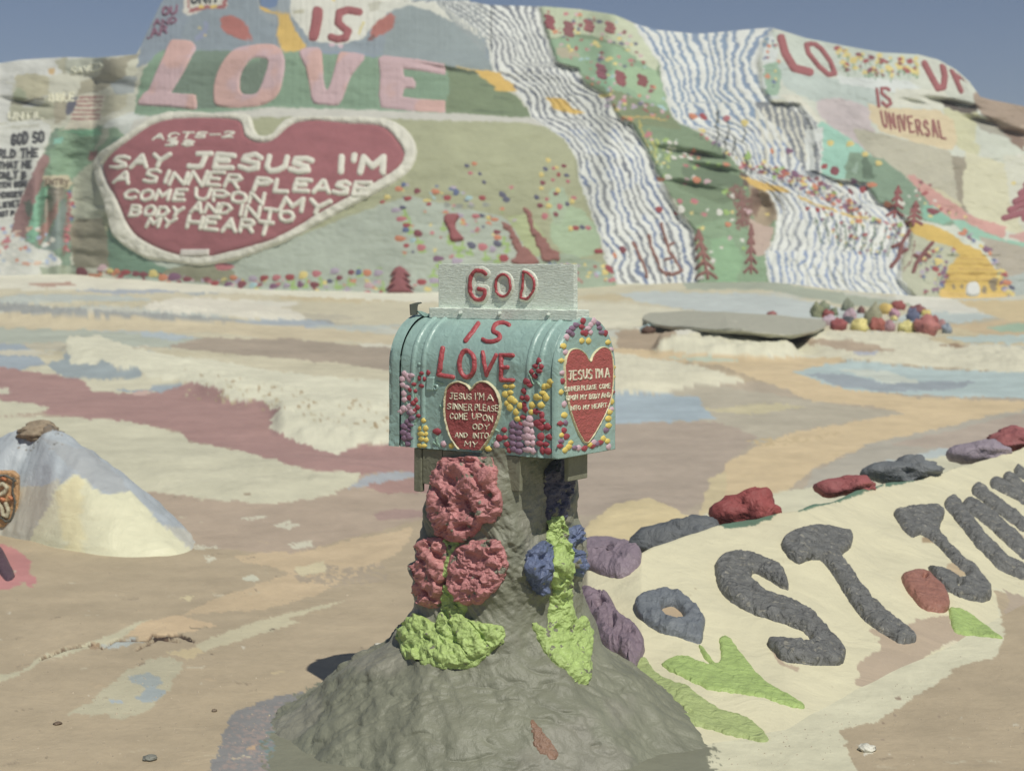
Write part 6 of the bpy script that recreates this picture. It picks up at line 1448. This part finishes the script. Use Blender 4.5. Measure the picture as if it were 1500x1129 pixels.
def obox(name, a0, a1, b0, b1, z0, z1, m, parent, bev=.002, wob=0.0, seg=1):
    """a board in the mailbox's own axes"""
    na = max(2, seg)
    V = []; As = np.linspace(a0, a1, na)
    for a in As:
        for (b, z) in ((b0, z0), (b1, z0), (b1, z1), (b0, z1)):
            V.append(tuple(O + EA * (a + random.uniform(-wob, wob)) + EB * (b + random.uniform(-wob, wob)) + EZ * (z + random.uniform(-wob, wob))))
    Fs = [(4 * k + q, 4 * k + (q + 1) % 4, 4 * k + 4 + (q + 1) % 4, 4 * k + 4 + q) for k in range(na - 1) for q in range(4)]
    Fs += [(3, 2, 1, 0), (4 * na - 4, 4 * na - 3, 4 * na - 2, 4 * na - 1)]
    me = bpy.data.meshes.new(name); me.from_pydata(V, [], Fs); me.update(); me.materials.append(m)
    o = bpy.data.objects.new(name, me); COL.objects.link(o)
    md = o.modifiers.new("bevel", 'BEVEL'); md.width = bev; md.segments = 2
    adopt(o, parent); return o
m_wood = mat("pale_wood_paint", lin((196, 206, 198), 1.4), 0.55, .9, 60, 0.06, 18, bump2=0.9, b2scale=38, dist=.0012, spec=.35, stretch=(1, 1, 9))
m_wood.node_tree.nodes  # grain lies along the board
board = obox("sign_board", .030, .512, .128, .148, .404, .535, m_wood, box, .0015, .0004, 9)
strip = obox("board_foot", .004, .528, .104, .172, .374, .406, m_wood, box, .003, .0012, 22)
for (u_, v_) in ((679, 462), (734, 460), (801, 462), (843, 458)): pass
m_olw = mat("olive_board_paint", lin((124, 124, 104)), .6, .8, 90, .12, 20, bump2=.4, b2scale=30, dist=.0015)
# wooden skirt under the box: parts of the pedestal
def splank(*a, lab=None, **k):
    o = obox("plank", *a, m_olw, ped, .002, .0008, 4)
    if lab: o['label'] = lab
splank(.478, .505, .002, .018, -.128, -.002); splank(.405, .476, .006, .020, -.105, -.002)
splank(.176, .404, .006, .020, -.088, -.002); splank(.128, .172, .002, .016, -.100, -.002)
splank(.03, .045, .10, .20, -.075, -.002)
for o_ in (mbody, door, bcap): pass
def tree_of(*objs):
    ts = []
    for o in objs:
        me = o.data; ts.append(BVHTree.FromPolygons([tuple(v.co) for v in me.vertices], [tuple(p.vertices) for p in me.polygons]))
    return ts
Dm = cast_window(tree_of(mbody, door, bcap, board), 562, 384, 912, 690)
DM = Depth(Dm)
DMs = Depth(blur(Dm, 2))
REDP, WHP = (168, 62, 70), (206, 200, 178)
m_red = pm('box', REDP, KM); m_ivory = pm('box', (206, 200, 176), KM)
def ml(lines, r, H, c, name="letter", par=None, step=.7, lump=.32, lab=None, dep=None, lsc=4, sm=1, rag=1.1):
    if sm: lines = [smooth(l, 4, False) if len(l) > 2 and not sharp_ else l for l, sharp_ in zip(lines, [False] * len(lines))]
    o = rline(name, dep or DM, lines, r, H, c if not isinstance(c, tuple) else pm('box', c, KM), par or mbody, step=step, lump=lump, lsc=lsc, rag=rag, e=2.5, maxjump=.03, sink=.4)
    if o and lab: o['label'] = lab
    return o
def ell(cx, cy, rx, ry, n=20): return [(cx + rx * math.sin(t), cy - ry * math.cos(t)) for t in np.linspace(0, 2 * math.pi, n + 1)]
# IS LOVE
ml([[(701, 474), (682, 499)]], 3.1, .006, m_red, sm=0, lab="raised red I under the sign board")
ml([[(746, 476), (739, 473), (730, 473.5), (723, 479), (724, 486), (731, 490), (732, 496), (723, 500), (714, 500), (708, 497)]], 3.0, .006, m_red)
ml([[(648.5, 510), (645.5, 530), (643, 549)], [(643, 549), (653, 550.5), (663, 552)]], 3.4, .0075, m_red, sm=0)
ml([ell(684, 533, 11.2, 19.5)], 3.1, .0075, m_red, sm=0)
ml([[(707.5, 516), (709.5, 532), (712.5, 549)], [(727, 520), (719, 536), (712.5, 550)]], 2.7, .007, m_red, sm=0)
ml([[(751, 520.5), (734, 520)], [(734, 520), (734.5, 538), (734, 556.5)], [(734, 556.5), (751, 557)], [(735, 539), (744, 538)]], 3.1, .0075, m_red, sm=0)
# GOD on the board: pale rims, red letters
m_rim = pm('box', (200, 204, 192), KM)
def god(lines, r, rr):
    ml(lines, rr, .0045, m_rim, "letter_rim", board, sm=0, lump=.25, rag=1.0)
    ml(lines, r, .0085, m_red, "letter", board, sm=0)
god([smooth([(712, 401), (706, 397), (697, 397), (691, 406), (689.5, 418), (691, 430), (697, 438), (706, 438), (711, 432), (711.5, 424.5)], 4, False), [(711.5, 424.5), (702, 423.5)]], 3.5, 7.0)
god([ell(738, 418, 11, 16.5)], 2.3, 4.8)
god([[(768, 398.5), (766, 418), (764.5, 436)], smooth([(764.5, 436), (774, 437), (783, 424), (782.5, 409), (775, 400), (768, 398.5)], 4, False)], 2.3, 4.7)
# the heart on the long side
HS = [(690.7, 571), (684, 563.5), (673, 559), (662, 562), (655, 571), (652.5, 587), (653, 610), (658, 632), (666, 648), (676, 660), (686, 665), (697, 663.5), (708, 656), (718, 641), (726, 624), (732, 606), (733.5, 591), (730, 577), (723, 566.5), (714, 560), (705, 559), (697, 563)]
def scl(p, k, cx, cy): return [(cx + (x - cx) * k, cy + (y - cy) * k) for x, y in p]
m_hred = mat("heart_paint", lin((160, 66, 68), KM), .45, .8, 120, .12, 40, bump2=.8, b2scale=70, dist=.0012, spec=.45, stretch=(1, 1, 3))
hrt = rpoly("heart", DMs, HS, .006, 2.5, m_hred, mbody, sm=4, step=1.0, e=3, maxjump=.03, lump=.3, lsc=6)
hrt['label'] = "dark red heart with ivory writing on the mailbox's long side"
hs_ = smooth(HS, 4)
ml([hs_ + [hs_[0]]], 1.6, .009, (190, 184, 148), "heart_border", mbody, step=.65, sm=0, lump=.35, rag=.6)
class Lift2(Depth):
    def __init__(s, d, dz): s.D = d.D - dz
DMh = Lift2(DMs, .0055); DMd = Lift2(DMs, .0085)
def mtext(items, par, name="lettering", r=.85, H=.0035, dep=None, lab=None, step=.42):
    lines = []
    for (t_, x0, y0, x1, y1, h_, sl) in items:
        for c, ls in word(t_, x0, y0, x1, y1, h_, sl, .72, .04): lines += ls
    o = rline(name, dep or DMh, lines, r, H, m_ivory, par, step=step, e=3, maxjump=.03, lump=.25, lsc=3)
    if o and lab: o['label'] = lab
mtext([("JESUS", 659.5, 584, 693, 585, 8.5, 0), ("I'M", 695.5, 585, 712, 586, 9, 0), ("A", 714.5, 586, 726, 587, 8.5, 0)], hrt, r=.95)
mtext([("SINNER", 656, 598.5, 694, 602, 8.5, 0), ("PLEASE", 696.5, 600.5, 732, 603, 8.5, 0)], hrt)
mtext([("COME", 660, 613.5, 687, 614.5, 8.5, 0), ("UPON", 692, 613.5, 724, 617.5, 8, .05)], hrt)
mtext([("ODY", 693, 628.5, 719, 628.5, 7.5, .05)], hrt)
mtext([("AND", 667, 640.5, 687, 640.5, 6.5, .05), ("INTO", 692.5, 641.5, 717.5, 642, 7.5, .05)], hrt)
mtext([("MY", 681, 653, 702, 655.5, 7.5, .1)], hrt)
# the heart on the door
HDr = [(863, 529.5), (856, 518), (845, 511), (834, 514), (827.5, 527), (826.5, 545), (828, 568), (834, 599), (843, 626), (852, 643), (857, 647.5), (862, 646), (872, 631), (881, 615), (889, 598), (895, 577), (897, 552), (896.5, 530), (893, 514), (884, 508.5), (875, 512), (868, 520)]
hrd = rpoly("heart", DMs, HDr, .005, 2.0, mat("door_heart_paint", lin((176, 78, 74), KM), .42, .9, 120, .08, 30, bump2=.9, b2scale=60, dist=.0012, spec=.45, stretch=(1, 1, 2.4)), door, sm=4, step=.9, e=2.5, maxjump=.03, lump=.2, lsc=5)
hrd['label'] = "red heart with ivory prayer on the mailbox door"
hd_ = smooth(HDr, 4)
ml([hd_ + [hd_[0]]], 1.0, .006, (198, 190, 150), "heart_border", door, step=.55, sm=0, lump=.3, rag=.3)
mtext([("JESUS", 832, 557, 869, 554.5, 13, 0), ("I'M", 872, 554, 884, 553, 13, 0), ("A", 886, 553, 895, 552.5, 12.5, 0)], hrd, r=1.0, H=.003, dep=DMd)
mtext([("SINNER", 827.5, 573, 850, 571.5, 6, 0), ("PLEASE", 852, 571.5, 874.5, 569.5, 6, 0), ("COME", 877.5, 569.5, 895, 568, 6, 0)], hrd, r=.68, H=.0025, dep=DMd)
mtext([("UPON", 830, 586.5, 847, 585, 6.5, 0), ("MY", 850, 585, 860, 584.5, 6.5, 0), ("BODY", 863, 584.5, 879, 583, 6.5, 0), ("AND", 881, 582.5, 895, 581, 6.5, 0)], hrd, r=.72, H=.0025, dep=DMd)
mtext([("INTO", 835, 601, 851, 599.5, 6, 0), ("MY", 854, 599.5, 864, 598.5, 6, 0), ("HEART.", 867, 598.5, 891.5, 595, 6, 0)], hrd, r=.72, H=.0025, dep=DMd)
# flower spikes: every dab of paint is a blossom of its own
DC = dict(r=(160, 50, 66), y=(222, 194, 70), p=(132, 100, 130), k=(206, 168, 184), o=(200, 190, 150))
DMeshes = {}
def dabm(c):
    if c not in DMeshes: DMeshes[c] = [dome_mesh("blossom", pm('box', DC[c], KM), 9, 2, random.choice([3, 4, 5]), .75) for _ in range(3)]
    return random.choice(DMeshes[c])
m_stem = pm('box', (128, 164, 146), KM)
def spike(col, pts, r, surf, stem=True, lab=None, foot=None):
    xs = sorted(pts, key=lambda p: p[1])
    path = [xs[0], xs[len(xs) // 3], xs[2 * len(xs) // 3], xs[-1]] if len(xs) > 3 else [xs[0], (xs[0][0] + 1.5, xs[0][1] + r * 2.6)]
    o = ml([[(p[0], p[1]) for p in path]], 1.3, .002, m_stem, "flower_spike", surf, step=.8, sm=0, lump=.6, dep=DM)
    if o is None: return
    if lab: o['label'] = lab
    for (x, y) in pts:
        q = r * random.uniform(.85, 1.12)
        inst("blossom", dabm(col), DMs, x + random.uniform(-.8, .8), y + random.uniform(-.8, .8), q * random.uniform(.85, 1.35), q * random.uniform(.85, 1.35), .0065 * (r / 4.2), o, random.uniform(0, 6.28), 2.5)
spike('k', [(592, 547), (597, 551), (590, 556), (602, 550), (600, 556), (590, 563), (596, 567), (587, 571), (591, 577), (588, 583), (593, 585), (591, 598), (588, 603), (600, 596), (602, 603), (597, 600)], 4.0, mbody, lab="pale pink spike at the box's left end")
spike('r', [(617, 546), (627, 546), (614, 554), (622, 555), (606, 563), (617, 565), (601, 571), (609, 572), (599, 583), (609, 586), (605, 591), (612, 597), (607, 601), (613, 608)], 3.7, mbody, lab="dark red spike rising beside the pale pink one")
spike('p', [(600, 605), (603, 612), (597, 617), (601, 622), (592, 624), (599, 629), (591, 633), (598, 636), (592, 641), (600, 642), (588, 649), (593, 653), (598, 650)], 4.2, mbody, lab="purple spike below the pink one at the left end")
spike('y', [(620.5, 616), (616, 627), (623.5, 627), (616, 635.5), (623.5, 636), (616.5, 643.5), (624, 644), (615, 651.5), (621.5, 652.5)], 3.8, mbody, lab="short yellow spike near the left bottom corner")
spike('r', [(639.5, 632.5)], 5.4, mbody); spike('k', [(650, 650)], 4.8, mbody); spike('y', [(661, 652)], 3.8, mbody); spike('y', [(715, 658)], 4.6, mbody); spike('k', [(728, 651)], 5.2, mbody)
spike('y', [(740.7, 565), (750, 565.5), (740, 577), (748, 575), (748.7, 585), (743, 590), (754.7, 588), (747, 597.5), (756, 603), (762, 594), (758, 612.7)], 4.5, mbody, lab="yellow spike leaning right beside the big heart")
spike('y', [(807, 559), (803, 565), (796.7, 566), (794.7, 575), (787, 581), (800, 581), (793, 593.5), (780, 593), (778, 603)], 4.7, mbody, lab="yellow spike leaning left towards the corner")
spike('r', [(790, 529), (785, 536), (793, 537), (779, 544), (789, 543), (784, 550)], 4.4, mbody, lab="highest dark red spike near the corner")
spike('r', [(771, 559), (776, 563), (767, 572), (764, 583), (771, 583), (769, 592), (767, 610), (763, 622), (770, 600)], 4.4, mbody, lab="dark red spike between the two yellow ones")
spike('r', [(786, 602.7), (794, 608), (795, 615), (787, 620), (793, 626), (802, 625), (793, 639), (804.5, 640), (790, 649), (799, 651), (795, 660), (802, 660)], 5.0, mbody, lab="large dark red spike in the lower right corner")
spike('r', [(738.7, 629), (731, 641), (740, 640), (743, 651), (746.7, 660)], 4.6, mbody, lab="small red spike right of the big heart")
spike('p', [(752, 622), (760, 624), (751, 631), (760, 634), (752, 640), (760, 643), (752, 649), (761, 652), (753, 658), (761, 661), (757, 666)], 5.0, mbody, lab="upright purple spike at the bottom edge")
spike('k', [(776, 614), (771, 621), (780, 622), (772, 630), (780, 632), (772, 639), (780, 641), (772, 649), (781, 650), (773, 658), (781, 660), (777, 667)], 5.0, mbody, lab="upright pale pink spike at the bottom edge")
for c, pts in dict(r=[(854, 470), (852, 478.5), (854, 487), (858, 488), (886.5, 488), (824.4, 558), (820.6, 620), (829.5, 639), (820.4, 653), (856, 656.5), (879.4, 648), (896.5, 574), (826, 630), (868, 653)], y=[(852, 499), (862, 499), (825.5, 507), (822, 528), (821.8, 574), (826.5, 608), (822.5, 637), (827.5, 659), (835.6, 648), (833, 654), (864, 651), (883.5, 642), (891.4, 623), (891, 613), (893, 603), (896, 588), (897.6, 552), (897.6, 538), (890.6, 501), (889.6, 646)], k=[(865, 476), (865, 487), (870, 470.5), (830.5, 494), (828.5, 516), (823.4, 546), (826.5, 592), (847, 656), (869, 648), (894.5, 512), (891.4, 654), (895.6, 599), (861, 481)], p=[(838, 481), (838, 489), (844, 476), (878, 480), (881, 487), (828.5, 619), (842, 655.5), (874, 650), (887.6, 630), (834, 486), (822, 646), (876, 474)]).items():
    for q_ in range(0, len(pts), 1):
        inst("blossom", dabm(c), DMs, pts[q_][0], pts[q_][1], random.uniform(3.6, 5), random.uniform(3.6, 5.2), .006, door, random.uniform(0, 6), 2.0)
# turquoise clay stems and drips
for ls in ([(639, 640), (641, 650), (648, 657)], [(636, 648), (644, 654)], [(648, 658), (658, 662)], [(704, 652), (712, 648)], [(728, 658), (732, 666)], [(742, 660), (738, 668)], [(784, 556), (792, 566)], [(775, 548), (782, 562)], [(612, 612), (608, 620)], [(640, 558), (648, 562)], [(645, 594), (650, 602)], [(726, 640), (722, 650)], [(724, 628), (730, 632)]):
    ml([ls], 1.5, .003, m_stem, "stem", mbody, step=.8, sm=0, lump=.9, lsc=2.5)
ml([[(630, 664), (655, 667), (700, 669), (760, 671), (812, 673)]], 1.8, .003, m_teal, "drip", mbody, sm=0, lump=.9, lsc=3)
# latch bracket on the side
rpoly("latch", DM, [(626, 552), (637, 552), (636, 572), (625, 571)], .006, 1.0, m_teal, mbody, sm=0, step=.7, e=2.5, maxjump=.03)
ml([ell(639, 567, 2.6, 3.4, 10)], 1.1, .005, m_teal, "latch_loop", mbody, sm=0, lump=.1)
ml([[(614, 533), (614.5, 533.5)]], 2.0, .004, m_teal, "rivet", mbody, sm=0, step=.5)
for (x, y) in ((679, 461.5), (734, 460.5), (801, 462.5)): pass
for a in (.41, .27, .10): 
    o = lump("nail_lump", tuple(O + EA * a + EB * .103 + EZ * .392), (.008, .004, .006), m_wood, strip, .4, int(a * 100), 14)
# bent metal catch at the top of the back end
m_met = mat("old_metal", lin((96, 100, 92)), .5, .4, 60, .2, 20, metallic=.3, dist=.001)
cat_ = prism("catch", [(601, 446), (606, 444.5), (612, 443), (618, 442.5), (618.5, 444.5), (613, 446), (612, 450), (612, 461), (602, 462), (601.5, 454)], 5.0, .012, m_met, bcap, .0008, .35)
prism("catch_strap", [(611, 455), (617, 455.5), (624, 458), (631, 463), (622, 464), (615, 459)], 5.0, .016, m_teal, cat_, .0005, .35)
# ================================================================== THE AIR
hz = bpy.data.materials.new("haze_air"); hz.use_nodes = True
nt = hz.node_tree; nt.nodes.clear()
out = nt.nodes.new('ShaderNodeOutputMaterial'); pv = nt.nodes.new('ShaderNodeVolumePrincipled')
pv.inputs['Color'].default_value = (.92, .94, .96, 1); pv.inputs['Density'].default_value = 0.0022; pv.inputs['Anisotropy'].default_value = .2
nt.links.new(pv.outputs[0], out.inputs['Volume'])
x0, x1, y0, y1, z0, z1 = -620, 620, -60, 900, -1.6, 19.5
V = [(x, y, z) for z in (z0, z1) for x, y in ((x0, y0), (x1, y0), (x1, y1), (x0, y1))]
me = bpy.data.meshes.new("haze"); me.from_pydata(V, [], [(3, 2, 1, 0), (4, 5, 6, 7), (0, 1, 5, 4), (1, 2, 6, 5), (2, 3, 7, 6), (3, 0, 4, 7)]); me.update(); me.materials.append(hz)
haze = bpy.data.objects.new("haze", me); COL.objects.link(haze)
tag(haze, kind="stuff")
